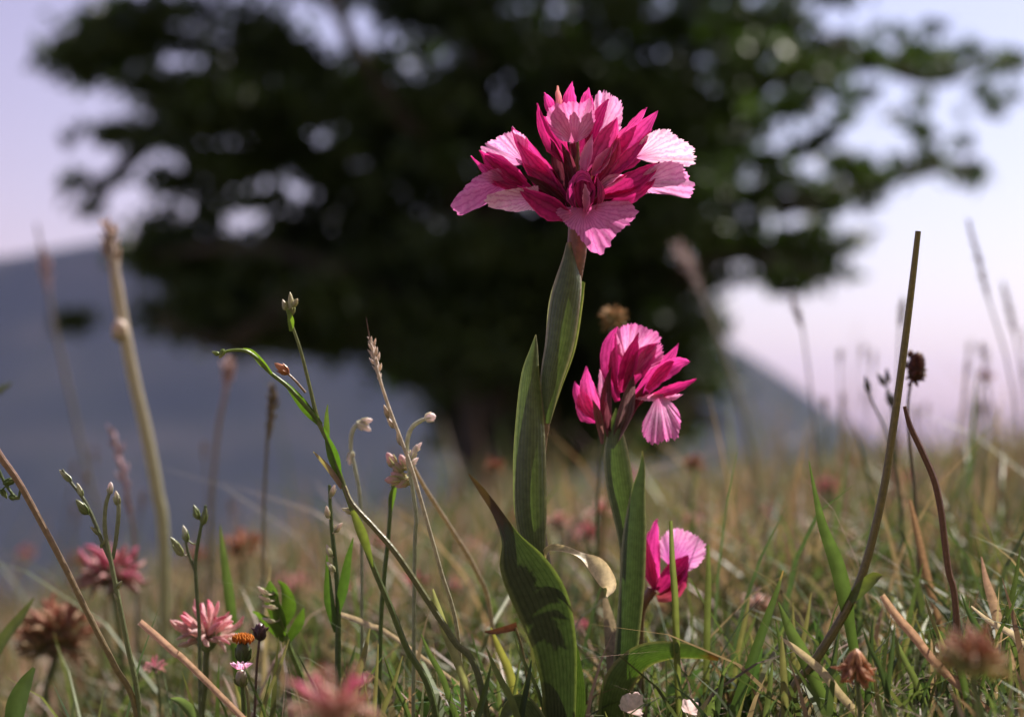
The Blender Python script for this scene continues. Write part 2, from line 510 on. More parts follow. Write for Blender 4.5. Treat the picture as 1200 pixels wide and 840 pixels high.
# ------------------------------------------------------------------ tree behind the orchids
def tree():
    D = 12.0
    b = W(588, 560, D); b = ground_under(b, .05)
    t = thing('tree', b, 'broad dark leafy tree standing alone in the meadow behind the pink orchids', 'tree')
    tr = MB()
    P = lambda px, py, dy=0.0: W(px, py, D + dy)
    bark = (.06, .05, .045)
    tube(tr, [b, b + (0, 0, .12), P(592, 510), P(590, 450), P(584, 390), P(580, 330), P(575, 200)], np.array([.46, .34, .30, .30, .26, .20, .14]), bark, sides=12, n=40)
    tube(tr, [P(600, 530), P(632, 480, .2), P(650, 420, .4), P(690, 330, .5), P(740, 220, .6), P(800, 90, .6)], np.array([.22, .19, .16, .13, .09, .05]), bark, sides=10)
    limbs = [[(580, 420, 0), (500, 360, -.3), (400, 320, -.6), (280, 290, -.6), (180, 300, -.5)],
             [(580, 360, 0), (480, 260, .4), (360, 190, .7), (220, 120, .8), (110, 80, .7)],
             [(580, 330, 0), (520, 200, -.5), (430, 80, -.9), (360, -60, -1)],
             [(578, 300, 0), (600, 150, .5), (640, 0, .7), (680, -160, .7)],
             [(665, 390, .4), (760, 340, .1), (860, 300, -.2), (960, 320, -.4)],
             [(700, 310, .5), (820, 230, .2), (940, 240, 0), (1060, 205, -.1), (1150, 190, -.1)],
             [(740, 220, .6), (860, 120, .9), (980, 60, 1), (1090, 95, 1), (1190, 60, 1)],
             [(650, 420, .4), (720, 430, -.2), (800, 470, -.4), (850, 500, -.4)],
             [(575, 210, 0), (560, 60, -.4), (540, -120, -.6)],
             [(400, 320, -.6), (330, 360, -.9), (260, 400, -1), (180, 370, -1)],
             [(220, 120, .8), (150, 190, .5), (110, 240, .4)]]
    for L in limbs:
        tube(tr, [P(*p) for p in L], np.linspace(.11, .025, len(L)), bark, sides=7)
    tr.build('trunk', M_BARK, t)
    # crown: leaf clumps spread round the limbs
    C = []
    def blob(px, py, rx, ry, n, rmin=.22, rmax=.42, dep=1.0, dy=0.0):
        for _ in range(n):
            a = rng.uniform(0, 2 * math.pi); q = math.sqrt(rng.uniform(0, 1))
            C.append((px + rx * q * math.cos(a), py + ry * q * math.sin(a), dy + rng.normal(0, .55) * dep, rng.uniform(rmin, rmax)))
    for row in [(560, 60, 250, 105, 34, .16, .34), (600, -90, 420, 90, 40), (480, 130, 120, 80, 8, .16, .3), (620, 240, 190, 110, 32, .2, .36), (230, 60, 140, 55, 15, .16, .28), (120, 55, 60, 28, 9, .12, .22),
                (230, 120, 110, 40, 11, .16, .26), (370, 90, 90, 60, 9, .16, .26), (105, 225, 20, 22, 3, .08, .13), (170, 145, 50, 18, 5, .12, .18), (420, 285, 120, 30, 12, .16, .26),
                (270, 310, 110, 26, 14, .15, .25), (300, 368, 130, 32, 22, .18, .28), (450, 355, 140, 42, 30, .2, .34), (560, 385, 120, 60, 28, .2, .34), (195, 290, 40, 35, 6, .12, .2),
                (470, 210, 70, 50, 8, .14, .24), (340, 170, 100, 22, 7, .1, .18), (320, 225, 140, 45, 34, .07, .16), (230, 210, 50, 40, 12, .07, .15), (340, 130, 130, 40, 14, .08, .18), (450, 190, 90, 60, 12, .08, .18), (700, 90, 100, 80, 10, .1, .2), (100, 370, 30, 12, 3, .08, .13), (780, 50, 120, 90, 13, .13, .26),
                (720, 340, 100, 85, 26, .18, .3), (750, 180, 110, 95, 24, .15, .28), (860, 150, 80, 80, 10, .10, .22), (900, 20, 120, 45, 11, .12, .22), (880, 250, 70, 60, 12, .1, .2),
                (920, 318, 55, 16, 8, .1, .17), (980, 200, 60, 25, 5, .08, .15), (1070, 200, 85, 10, 9, .07, .13), (1000, 275, 60, 14, 5, .07, .13), (1010, 60, 70, 35, 6, .08, .15),
                (1130, 70, 80, 12, 9, .07, .13), (1180, 120, 26, 18, 3, .07, .1), (750, 450, 90, 50, 24, .18, .28, .7), (800, 400, 50, 30, 8, .14, .22, .7), (600, 500, 60, 40, 12, .16, .26, .5, .5),
                (690, 510, 100, 25, 18, .18, .26, .5, .4), (430, 405, 110, 12, 8, .1, .17, .8), (940, 150, 130, 120, 44, .05, .12), (880, 270, 120, 80, 26, .05, .12), (1050, 110, 120, 100, 26, .04, .09), (800, 110, 100, 90, 14, .08, .16),
                (150, 180, 90, 60, 8, .04, .08), (700, 480, 120, 40, 14, .1, .2, .6, .3), (560, 440, 70, 40, 12, .14, .22, .6, .4)]:
        blob(*row)
    V = []; Cc = []
    for px, py, dy, r in C:
        r = r * .8
        n = int(360 * (r / .25) ** 2)
        c = P(px, py, dy)
        g = rng.normal(size=(n, 3)); g /= np.linalg.norm(g, axis=1)[:, None]
        pos = c + rng.normal(size=(n, 3)) * r * .45 * np.array([1.45, 1.1, .72])
        ax = rng.normal(size=(n, 3)); ax[:, 2] -= .4; ax /= np.linalg.norm(ax, axis=1)[:, None]
        sd_ = np.cross(ax, rng.normal(size=(n, 3))); sd_ /= np.linalg.norm(sd_, axis=1)[:, None]
        L = rng.uniform(.04, .075, (n, 1)); wd = L * .4
        V.append(np.stack([pos - ax * L, pos + sd_ * wd, pos + ax * L, pos - sd_ * wd], 1).reshape(-1, 3))
        col = np.array([.034, .056, .018]) * rng.uniform(.6, 1.5, (n, 1)) * np.array([1, 1, 1]) + rng.uniform(0, .012, (n, 1)) * np.array([1, 1.1, 0])
        Cc.append(np.repeat(col, 4, axis=0))
    V = np.vstack(V); Cc = np.vstack(Cc)
    MB().add(V, np.arange(len(V)).reshape(-1, 4), Cc).build('crown', M_CROWN, t, smooth=False)


tree()

# ------------------------------------------------------------------ meadow grass (nobody could count it)
def blades(mb, x, y, h, wd, lean, c0, c1, K=4):
    n = len(x)
    z = G(x, y) - .004
    az = rng.uniform(0, 2 * math.pi, n)
    dirv = np.stack([np.cos(az), np.sin(az)], -1)
    face = rng.uniform(0, 2 * math.pi, n)
    sv = np.stack([np.cos(face), np.sin(face), np.zeros(n)], -1)
    u = np.linspace(0, 1, K + 1)
    bend = lean[:, None] * (u[None] ** 1.8)
    P = np.zeros((n, K + 1, 3))
    P[..., 0] = x[:, None] + dirv[:, 0:1] * bend * h[:, None]
    P[..., 1] = y[:, None] + dirv[:, 1:2] * bend * h[:, None]
    P[..., 2] = z[:, None] + h[:, None] * (u[None] - .35 * np.minimum(lean, 1.4)[:, None] * u[None] ** 2.5)
    ww = wd[:, None] * np.array([.7, 1, .85, .55, .06])[None, :K + 1] if K == 4 else wd[:, None] * np.linspace(1, .08, K + 1)[None]
    V = np.stack([P - sv[:, None] * ww[..., None], P + sv[:, None] * ww[..., None]], 2)
    idx = np.arange(n * (K + 1) * 2).reshape(n, K + 1, 2)
    F = np.stack([idx[:, :-1, 0], idx[:, :-1, 1], idx[:, 1:, 1], idx[:, 1:, 0]], -1).reshape(-1, 4)
    t = u[None, :, None, None]
    c = np.broadcast_to(c0[:, None, None] * (1 - t) + c1[:, None, None] * t, (n, K + 1, 2, 3)).reshape(-1, 3)
    mb.add(V, F, c)


def patch(x, y):
    return .5 + .25 * np.sin(3.1 * x + 1.7 * y + 1) + .25 * np.sin(1.9 * y - 4.3 * x + 2)


def scatter(n, d0, d1, power, spread=.33):
    d = d0 + (d1 - d0) * rng.uniform(0, 1, n) ** power
    x = rng.uniform(-spread, spread, n) * d + rng.normal(0, .02, n)
    return x, d


def grass_cols(n, dry):
    green = np.array([.066, .10, .036]) * rng.uniform(.55, 1.35, (n, 1)) + rng.uniform(0, .03, (n, 1)) * np.array([1, .75, .3])
    cool = np.array([.06, .095, .045]) * rng.uniform(.6, 1.3, (n, 1))
    green = np.where(rng.uniform(0, 1, (n, 1)) < .3, cool, green)
    straw = np.array([.245, .175, .14]) * rng.uniform(.45, 1.25, (n, 1)) + rng.uniform(-.03, .05, (n, 1)) * np.array([1, .2, .2])
    k = (rng.uniform(0, 1, n) < dry)[:, None]
    base = np.where(k, straw, green)
    tip = np.where(k, straw * 1.15, green * 1.05 + .35 * (rng.uniform(0, 1, (n, 1)) < .25) * np.array([.25, .18, .08]))
    return base, tip


def meadow():
    g, s = MB(), MB()
    # close turf round the orchids
    n = 5200
    x, y = scatter(n, .44, .95, 1.0, .36)
    h = np.abs(rng.normal(.026, .012, n)) + .008
    h *= np.where(x > .03, 1.05, .95)
    tall = (rng.uniform(0, 1, n) < .06) & (y > .62)
    h = np.where(tall, h * 2.0, h)
    clear = (np.abs(x - .02) < .045) & (y < .62)
    h = np.where(clear, np.minimum(h, .022), h)
    h = np.where(y < .57, np.minimum(h, .026), h)
    c0, c1 = grass_cols(n, np.where(x > .03, .27, .36))
    blades(g, x, y, h, rng.uniform(.0005, .0013, n), rng.uniform(.1, 1.1, n), c0, c1)
    # a few blurred blades between lens and orchids
    n = 520
    x, y = scatter(n, .30, .46, 1.0, .36)
    h = rng.uniform(.012, .034, n) * (y / .46)
    c0, c1 = grass_cols(n, .3)
    blades(g, x, y, h, rng.uniform(.0005, .0011, n), rng.uniform(.1, .9, n), c0, c1)
    # middle distance
    n = 17000
    x, y = scatter(n, .9, 3.2, 1.3, .36)
    h = np.abs(rng.normal(.042, .017, n)) + .01
    tall = rng.uniform(0, 1, n) < .05
    h = np.where(tall, h * 1.9, h)
    c0, c1 = grass_cols(n, .30 + .28 * patch(x, y))
    blades(g, x, y, h, rng.uniform(.0007, .0018, n), rng.uniform(.1, 1.0, n), c0, c1)
    # broad low herb leaves and pale thatch between the blades
    n = 1500
    x, y = scatter(n, .66, 5.0, 1.7, .36)
    c0 = np.array([.035, .065, .022]) * rng.uniform(.6, 1.5, (n, 1)); c1 = c0 * rng.uniform(1, 1.6, (n, 1))
    blades(g, x, y, rng.uniform(.014, .042, n), rng.uniform(.002, .0045, n), rng.uniform(.3, 1.3, n), c0, c1)
    n = 1500
    x, y = scatter(n, .54, 2.2, 1.6, .36)
    c0 = np.array([.46, .37, .29]) * rng.uniform(.5, 1.3, (n, 1)); c1 = c0 * 1.1
    blades(g, x, y, rng.uniform(.008, .022, n), rng.uniform(.0003, .0009, n), rng.uniform(1.0, 3.0, n), c0, c1)
    # far slope
    n = 52000
    x, y = scatter(n, 3.0, 22, 1.25, .40)
    h = np.abs(rng.normal(.075, .03, n)) + .02
    tall = rng.uniform(0, 1, n) < .06
    h = np.where(tall, h * 2.2, h)
    c0, c1 = grass_cols(n, .34 + .25 * patch(x * .4, y * .4))
    blades(g, x, y, h, rng.uniform(.002, .006, n), rng.uniform(.1, .9, n), c0, c1, K=2)
    # turf beside and behind the camera, so the place goes on there
    n = 7000
    x = rng.uniform(-3, 3, n); y = rng.uniform(-2.0, 3.0, n)
    keep = (np.abs(x) > .36 * np.maximum(y, 0) + .12) & (np.hypot(x, y) > .18)
    x, y = x[keep], y[keep]; n = len(x)
    c0, c1 = grass_cols(n, .4)
    blades(g, x, y, np.abs(rng.normal(.035, .012, n)) + .01, rng.uniform(.001, .002, n), rng.uniform(.1, 1, n), c0, c1, K=2)
    o = g.build('meadow_grass', M_GRASS, smooth=False)
    o['kind'] = 'stuff'; tag(o, 'mixed green and straw-coloured meadow grass covering the slope', 'grass')
    # thin dry flowering stalks that blur into the band of the meadow
    n = 2600
    x, y = scatter(n, 1.0, 9, 1.5, .36)
    h = rng.uniform(.05, .12, n) * (1 + .08 * y)
    c0, c1 = grass_cols(n, .85)
    blades(s, x, y, h, rng.uniform(.0006, .0012, n) * (1 + .25 * y), rng.uniform(.05, .5, n), c0, c1)
    o = s.build('dry_grass', M_DRY, smooth=False)
    o['kind'] = 'stuff'; tag(o, 'thin dry flowering stalks rising out of the meadow grass', 'grass')


meadow()

# ------------------------------------------------------------------ orchids
MAG = (.52, .025, .215); DEEP = (.34, .014, .105); HOT = (.62, .06, .33); PALE = (.80, .42, .64); PINK = (.70, .20, .46); ROSE = (.62, .10, .30)
MAROON = (.085, .020, .030); LIP_SUNLIT = (.86, .66, .74); OVARY = (.16, .07, .07)


def flower(orchid, d0, throat, sepals=(), lips=(), columns=()):
    """throat = [(px,py,dz)...] the ovary tube; sepals/columns = petal rows; lips = fans."""
    mb = MB()
    tube(mb, [O3(p, d0) for p in throat], np.linspace(2.8, 4.2, len(throat)) * S, OVARY, DEEP, sides=8)
    f = mb.build('flower', M_SEPAL, orchid)
    for a in sepals:
        kw = dict(a[8]) if len(a) > 8 else {}
        m = MB(); petal(m, a[0], a[1], a[2], a[3], a[4], a[5], a[6], cup=a[7], d0=d0, fringe=.35, **kw); m.build('sepal', M_SEPAL, f)
    for a in columns:
        m = MB(); petal(m, a[0], a[1], a[2], a[3], a[4], a[5], a[6], cup=a[7], d0=d0, fringe=.4); m.build('column', M_LIP, f)
    for a in lips:
        kw = dict(a[7]) if len(a) > 7 else {}
        m = MB(); fan(m, a[0], a[1], a[2], a[3], a[4], a[5], a[6], d0=d0, **kw); m.build('lip', M_LIP, f)
    return f


def main_orchid():
    d = FOCUS
    base = ground_under(O3((656, 850, -4), d), .004)
    o = thing('orchid', base, 'tall pink butterfly orchid with a broad crown of frilly flowers on a thick sheathed stem', 'orchid')
    st = MB()
    tube(st, [base, O3((652, 800, -4)), O3((640, 700, -4)), O3((628, 620, -4)), O3((628, 540, -5)), O3((645, 440, -5)), O3((664, 360, -5)), O3((675, 300, -4)), O3((678, 260, -3))],
         np.array([14, 14, 13, 12, 11, 10, 11, 12, 12]) * S, (.10, .13, .045), (.26, .10, .07), sides=12, n=50)
    st.build('stem', M_STEM, o)
    rc = MB()
    tube(rc, [O3((678, 268, -4)), O3((677, 230, -6)), O3((675, 195, -8)), O3((675, 165, -9))], np.array([12, 8, 5.5, 3.5]) * S, (.24, .09, .06), (.22, .15, .05), sides=10)
    rc.build('flower_stalk', M_STEM, o)

    # A front flower, hanging lip
    flower(o, d, [(678, 255, 2), (682, 248, 14), (685, 244, 20)],
           [((676, 247, 20), (670, 224, 22), (676, 203, 20), 8, 55, DEEP, HOT, .3),
            ((698, 247, 20), (703, 228, 22), (699, 206, 20), 7, -55, DEEP, HOT, .3),
            ((686, 248, 14), (685, 222, 14), (682, 198, 22), 13, 0, DEEP, HOT, .45),
            ((674, 214, 24), (683, 206, 28), (695, 216, 24), 6, 10, HOT, HOT, .5)],
           [((684, 244), [(184, 26), (171, 33), (150, 29), (132, 27), (110, 29), (92, 40), (76, 55), (64, 54), (50, 51), (34, 52), (20, 57), (10, 61), (0, 60), (-8, 52), (-16, 28)], 22, (.05, .22), ROSE, PINK, (.72, .24, .52), {'ruffle': .05, 'curl': .1})],
           [((686, 248, 24), (687, 232, 25), (685, 216, 25), 5, 0, ROSE, PALE, .4)])
    # B low flower turned away, lip seen edge-on, light from above painted in pale
    flower(o, d, [(676, 256, 0), (668, 252, 6), (660, 248, 10)],
           [((668, 254, 14), (640, 240, 25), (606, 219, 24), 14, 12, DEEP, MAG, .5),
            ((664, 250, 6), (644, 230, 6), (622, 212, 4), 10, -20, DEEP, MAG, .4)],
           [((632, 233), [(80, 14), (105, 15), (135, 19), (160, 42), (170, 57), (178, 61), (186, 56), (200, 34), (228, 18), (265, 15)], 16, (-.22, -.40), PINK, (.82, .42, .62), (.86, .58, .70), {'ruffle': .03})])
    # C far flower on the left side of the head
    flower(o, d, [(674, 250, -2), (650, 236, 2), (624, 222, 4)],
           [((622, 222, 6), (592, 204, 9), (562, 176, 6), 14, 15, DEEP, MAG, .5),
            ((612, 218, 10), (584, 208, 13), (552, 183, 11), 9, 35, DEEP, HOT, .4),
            ((616, 214, 2), (588, 196, 0), (570, 178, -2), 11, -20, DEEP, HOT, .4)],
           [((594, 212), [(98, 14), (122, 24), (136, 44), (142, 64), (149, 71), (156, 70), (164, 62), (172, 50), (186, 36), (202, 27), (240, 15)], 8, (-.35, -.25), ROSE, PINK, (.74, .26, .55), {'ruffle': .05})])
    # D upper left
    flower(o, d, [(675, 240, -6), (662, 222, -8), (648, 210, -8)],
           [((660, 222, -4), (626, 184, -2), (600, 149, -8), 13, 25, DEEP, HOT, .45),
            ((656, 228, 0), (632, 202, 4), (606, 166, 0), 13, 5, MAG, HOT, .45),
            ((664, 238, 2), (642, 216, 6), (611, 192, 4), 11, -15, DEEP, MAG, .4)],
           [((616, 192), [(165, 18), (180, 40), (193, 54), (208, 50), (225, 45), (243, 41), (258, 39), (278, 26)], -10, (.3, -.35), ROSE, PALE, PALE, {'ruffle': .06})])
    # E top flower
    flower(o, d, [(675, 200, -8), (673, 180, -6), (671, 168, -4)],
           [((670, 162, -8), (667, 124, -12), (671, 96, -10), 9, 0, MAG, HOT, .35),
            ((682, 160, -8), (687, 125, -12), (690, 103, -10), 8, 15, MAG, HOT, .35),
            ((660, 158, -8), (646, 128, -10), (638, 109, -6), 8, -20, MAG, HOT, .35),
            ((666, 160, -10), (656, 124, -14), (654, 101, -12), 5, 0, MAG, (.62, .34, .25), .3),
            ((664, 190, 2), (642, 160, 0), (630, 121, -2), 9, 25, DEEP, MAG, .4)],
           [((673, 168), [(190, 15), (212, 33), (228, 47), (240, 53), (253, 50), (266, 47), (279, 48), (290, 57), (302, 44), (335, 16)], -2, (.1, -.30), ROSE, PALE, PINK, {'ruffle': .06})])
    # F top right
    flower(o, d, [(676, 205, -10), (684, 185, -14), (692, 172, -16)],
           [((690, 176, -10), (701, 142, -10), (713, 116, -14), 8, 20, MAG, HOT, .4),
            ((688, 172, -8), (690, 140, -8), (694, 112, -12), 6, -10, DEEP, HOT, .4)],
           [((700, 168), [(250, 18), (266, 50), (276, 60), (285, 61), (293, 58), (301, 53), (309, 47), (319, 39), (331, 29), (348, 14)], -18, (.1, -.1), PINK, PALE, PALE, {'ruffle': .06})])
    # G inner right
    flower(o, d, [(677, 228, -2), (684, 212, 4), (690, 202, 6)],
           [((690, 204, 4), (709, 170, 6), (723, 138, 2), 14, 5, ROSE, MAG, .5),
            ((700, 214, 8), (716, 186, 10), (724, 158, 8), 9, -20, DEEP, ROSE, .4)],
           [],
           [((682, 206, 8), (688, 182, 10), (694, 158, 8), 7, 10, ROSE, PALE, .4), ((694, 206, 10), (706, 188, 12), (717, 172, 10), 8, 0, ROSE, PALE, .4)])
    # H right upper, sunlight on the lip put into its near-white colour
    flower(o, d, [(678, 238, -4), (694, 222, -4), (708, 206, -4)],
           [((694, 220, 2), (735, 176, 4), (771, 130, 0), 16, 15, DEEP, HOT, .5),
            ((708, 196, -6), (732, 160, -8), (758, 126, -10), 9, -15, ROSE, HOT, .4),
            ((706, 214, 8), (738, 186, 12), (764, 152, 8), 10, 40, MAG, HOT, .4)],
           [((744, 185), [(18, 14), (13, 44), (8, 68), (3, 73), (-4, 70), (-12, 66), (-22, 60), (-32, 54), (-44, 47), (-56, 38), (-72, 18)], -2, (-.15, -.75), PINK, LIP_SUNLIT, LIP_SUNLIT, {'ruffle': .035})])
    # I right lower
    flower(o, d, [(680, 248, 0), (696, 238, 4), (708, 228, 6)],
           [((704, 230, 10), (742, 214, 14), (773, 190, 8), 13, 10, DEEP, MAG, .5),
            ((706, 230, 6), (738, 228, 10), (768, 210, 8), 10, -25, DEEP, MAG, .45),
            ((702, 222, 14), (716, 212, 17), (734, 206, 15), 7, 10, ROSE, PALE, .4)],
           [((748, 215), [(84, 11), (40, 18), (21, 36), (17, 58), (9, 62), (-1, 63), (-12, 60), (-22, 56), (-30, 50), (-42, 36), (-60, 14)], 6, (-.1, -.45), PINK, PALE, (.76, .34, .60), {'ruffle': .05})])
    # J, K flowers on the far side of the head
    flower(o, d, [(676, 225, -14), (672, 205, -26), (668, 190, -34)],
           [((668, 192, -34), (650, 160, -42), (636, 136, -46), 12, 10, DEEP, MAG, .4), ((670, 192, -34), (682, 158, -44), (690, 130, -48), 11, 0, DEEP, MAG, .4)])
    flower(o, d, [(678, 240, -14), (700, 216, -28), (716, 200, -36)],
           [((716, 202, -36), (738, 186, -44), (756, 172, -50), 12, 10, DEEP, MAG, .4), ((712, 204, -34), (724, 178, -44), (738, 158, -50), 10, 0, DEEP, MAG, .4)])
    # dark bracts between the flowers
    for i, (B, M_, T, hw, roll, c) in enumerate([((670, 250, 6), (645, 224, 13), (612, 204, 16), 6, 10, MAROON), ((668, 240, 0), (658, 205, 2), (646, 160, -4), 9, 15, MAROON),
                                 ((676, 232, 3), (668, 198, 5), (658, 168, 2), 7, -20, (.11, .02, .035)), ((690, 236, 8), (704, 220, 13), (720, 204, 12), 5, 10, MAROON),
                                 ((684, 244, 2), (690, 214, 3), (702, 186, 2), 6, 0, (.13, .05, .03)), ((680, 256, 4), (700, 244, 8), (726, 226, 8), 5, 20, MAROON)]):
        m = MB(); petal(m, B, M_, T, hw, roll, np.array(c) * 1.2, c, cup=.5); m.build('bract', M_SEPAL, o)

    # sheaths and leaves
    GR = (.095, .125, .055); GR2 = (.125, .15, .075); EDGE = (.52, .44, .34)  # backlight along the leaf margins painted in as a pale edge colour
    m = MB(); ribbon(m, [(642, 496, 6, 3, 0), (645, 447, 11, 13, 8), (655, 403, 14, 17, 5), (661, 360, 14, 18.5, 0), (667, 330, 12, 16, -8), (669, 305, 8, 10, -14), (667, 284, 6, 3, -20)], GR, GR2, cup=-.75, nv=11, edge=EDGE, tipcol=(.34, .24, .15), tipat=.93)
    m.build('leaf', M_OLEAF, o)['label'] = 'upper sheath clasping the stem with painted rim light'
    m = MB(); ribbon(m, [(640, 505, -12, 2, 10), (649, 455, -16, 9, 5), (662, 405, -18, 13, 0), (675, 350, -16, 9, 0), (683, 330, -12, 3, 0)], GR, GR2, cup=.7, nv=9, edge=EDGE)
    m.build('leaf', M_OLEAF, o)
    m = MB(); ribbon(m, [(630, 700, 6, 9, 0), (626, 650, 9, 13, 4), (621, 600, 12, 19, 6), (620, 545, 13, 19.5, 4), (621, 490, 12, 16.5, 0), (622, 440, 9, 11, -6), (626, 410, 6, 5, -10), (628, 392, 4, .6, -10)], GR, GR2, cup=-.7, nv=11, edge=(.30, .30, .16), tipcol=(.45, .36, .24), tipat=.95)
    m.build('leaf', M_OLEAF, o)['label'] = 'lower upright sheath leaf on the stem'
    m = MB(); ribbon(m, [(659, 880, 16, 16, 0), (656, 840, 22, 19, 3), (655, 800, 28, 21, 4), (649, 750, 36, 27, 6), (634, 702, 44, 33, 8), (612, 660, 48, 27, 14), (599, 630, 46, 13, 30), (583, 600, 38, 8.5, 42), (567, 577, 30, 5.5, 45), (549, 555, 22, .8, 40)],
                     (.038, .054, .028), (.046, .06, .03), cup=.28, n=46, nv=11, edge=(.20, .22, .09), tipcol=(.075, .036, .02), tipat=.68, wav=.4)  # darker base colour carries the shade on this leaf's front
    m.build('leaf', M_OLEAF, o)['label'] = 'broad lower leaf, shade painted into its dark colour, bent over with a brown tip'
    m = MB(); ribbon(m, [(634, 668, 4, 3, 0), (641, 644, 9, 3.5, 20), (660, 643, 15, 4.5, 38), (680, 651, 20, 7, 48), (697, 662, 22, 10, 30), (708, 675, 24, 11, 5), (716, 688, 20, 7, -25), (711, 699, 16, 1.5, -30)], (.36, .33, .15), (.74, .66, .58), cup=.35, n=30, edge=(.66, .56, .42), wav=.9)
    m.build('leaf', M_DRY, o)['label'] = 'pale withered leaf curling off the stem'
    m = MB(); ribbon(m, [(664, 880, -2, 15, 0), (672, 820, -6, 15, 10), (668, 770, -8, 12, 10), (664, 735, -8, 5, 10), (661, 715, -8, .6, 10)], (.08, .12, .04), (.10, .13, .04), cup=.3)
    m.build('leaf', M_OLEAF, o)
    m = MB(); ribbon(m, [(650, 888, 20, 13, 10), (628, 850, 34, 17, 20), (612, 826, 42, 16, 26), (598, 828, 46, 11, 30), (586, 846, 46, 3, 30)], (.10, .14, .07), (.15, .18, .12), cup=.35, edge=(.35, .36, .24))
    m.build('leaf', M_OLEAF, o)


main_orchid()


def second_orchid():
    d = 0.640
    k = d / FOCUS
    base = ground_under(O3((722, 850), d), .004)
    o = thing('orchid', base, 'shorter pink orchid just half open, rising beside the tall one from upright leaves', 'orchid')
    st = MB()
    tube(st, [base, O3((728, 790, -2), d), O3((735, 700, -2), d), O3((732, 600, -2), d), O3((722, 540, -2), d), O3((722, 490, -2), d)], np.array([10, 10, 9, 8, 8, 7]) * S * k, (.10, .13, .05), (.14, .09, .05), sides=10, n=30)
    st.build('stem', M_STEM, o)
    flower(o, d, [(722, 505, 4), (732, 470, 10), (738, 440, 12)],
           [((724, 470, 8), (714, 420, 8), (723, 383, 4), 11, 10, DEEP, HOT, .4),
            ((734, 456, 14), (752, 424, 18), (772, 402, 12), 13, 5, DEEP, HOT, .45),
            ((728, 458, 14), (737, 426, 18), (748, 390, 14), 10, 0, DEEP, MAG, .45),
            ((728, 460, 4), (722, 425, 2), (732, 392, -2), 10, -10, DEEP, MAG, .4)],
           [((734, 428), [(235, 18), (252, 40), (264, 47), (276, 48), (288, 49), (300, 51), (311, 52), (322, 49), (334, 38), (350, 18)], 2, (.05, -.2), ROSE, PALE, PINK, {'ruffle': .09}),
            ((742, 440), [(280, 14), (296, 38), (306, 46), (318, 47), (330, 40), (345, 16)], 18, (0, .05), ROSE, (.70, .14, .40), PINK, {'ruffle': .08})])
    flower(o, d, [(724, 500, 6), (742, 478, 10), (760, 460, 12)],
           [((740, 470, 10), (772, 438, 12), (795, 403, 6), 11, 10, MAG, HOT, .45),
            ((758, 456, 14), (786, 430, 16), (809, 424, 12), 10, -10, MAG, HOT, .45),
            ((764, 464, 16), (790, 456, 18), (816, 444, 14), 6.5, 10, DEEP, MAG, .45),
            ((778, 462, 18), (762, 466, 20), (745, 467, 18), 4, 0, ROSE, PALE, .3),
            ((772, 462, 16), (786, 465, 17), (800, 462, 14), 4.5, 0, ROSE, PALE, .3)],
           [((772, 459), [(118, 40), (110, 55), (102, 59), (94, 60), (85, 59), (76, 58), (66, 55), (57, 48), (47, 36), (38, 18)], 18, (-.1, .2), ROSE, PALE, PINK, {'ruffle': .05})])
    flower(o, d, [(720, 510, 2), (708, 496, 6), (698, 480, 8)],
           [((706, 494, 10), (691, 462, 12), (688, 430, 8), 11, 10, ROSE, HOT, .45),
            ((702, 492, 6), (682, 470, 6), (674, 447, 2), 9, -10, ROSE, HOT, .4),
            ((698, 494, 8), (684, 482, 10), (678, 462, 8), 8, 25, MAG, ROSE, .4),
            ((708, 486, 10), (706, 456, 12), (703, 433, 8), 5, 10, PINK, PALE, .3)])
    for B, M_, T, hw, roll, c in [((720, 520, 14), (735, 478, 20), (742, 436, 18), 9, 10, (.14, .10, .09)), ((714, 512, 12), (710, 470, 16), (716, 430, 12), 7, 0, (.12, .04, .05)),
                                  ((726, 510, 10), (742, 478, 16), (756, 450, 14), 6, 20, (.16, .03, .05)), ((706, 520, 12), (702, 490, 18), (694, 468, 18), 5, 10, (.17, .10, .08))]:
        m = MB(); petal(m, B, M_, T, hw, roll, c, c, cup=.5, d0=d); m.build('bract', M_SEPAL, o)
    GR = (.08, .11, .055); RIM_LIT = (.40, .38, .26)  # pale edge colour stands in for sunlit leaf rims
    m = MB(); ribbon(m, [(738, 660, 8, 9, 0), (734, 620, 12, 12, 0), (727, 575, 16, 16, 5), (722, 535, 16, 15, 5), (721, 505, 14, 9, 5), (722, 478, 12, .8, 5)], GR, (.12, .16, .07), d0=d, cup=-.5, nv=9, edge=RIM_LIT)
    m.build('leaf', M_OLEAF, o)
    m = MB(); ribbon(m, [(726, 870, 10, 12, 0), (730, 800, 16, 13, 0), (735, 750, 20, 14, 0), (740, 690, 22, 15, 4), (743, 630, 22, 14, 6), (747, 580, 20, 9, 10), (752, 550, 18, 4, 14), (753, 528, 16, .7, 14)], (.05, .078, .04), (.075, .10, .05), d0=d, cup=-.4, n=34, nv=9, edge=RIM_LIT, tipcol=(.36, .27, .14), tipat=.93)
    m.build('leaf', M_OLEAF, o)['label'] = 'tall narrow upright leaf with painted rim light'
    m = MB(); ribbon(m, [(716, 880, 14, 12, 0), (718, 830, 22, 17, -10), (728, 795, 28, 18, -10), (752, 770, 34, 15, -12), (785, 762, 36, 11, -12), (815, 764, 34, 8, -10), (842, 772, 30, 2, -5)], (.085, .14, .035), (.10, .15, .04), d0=d, cup=-.3, n=34, nv=9, edge=(.33, .28, .15), tipcol=(.20, .07, .02), tipat=.88)
    m.build('leaf', M_OLEAF, o)['label'] = 'green leaf arching out sideways with a browned tip'
    m = MB(); ribbon(m, [(714, 870, -8, 10, 0), (722, 800, -10, 11, 0), (716, 740, -10, 8, 5), (709, 700, -10, 3, 10)], (.20, .19, .17), (.28, .24, .20), d0=d, cup=.4)
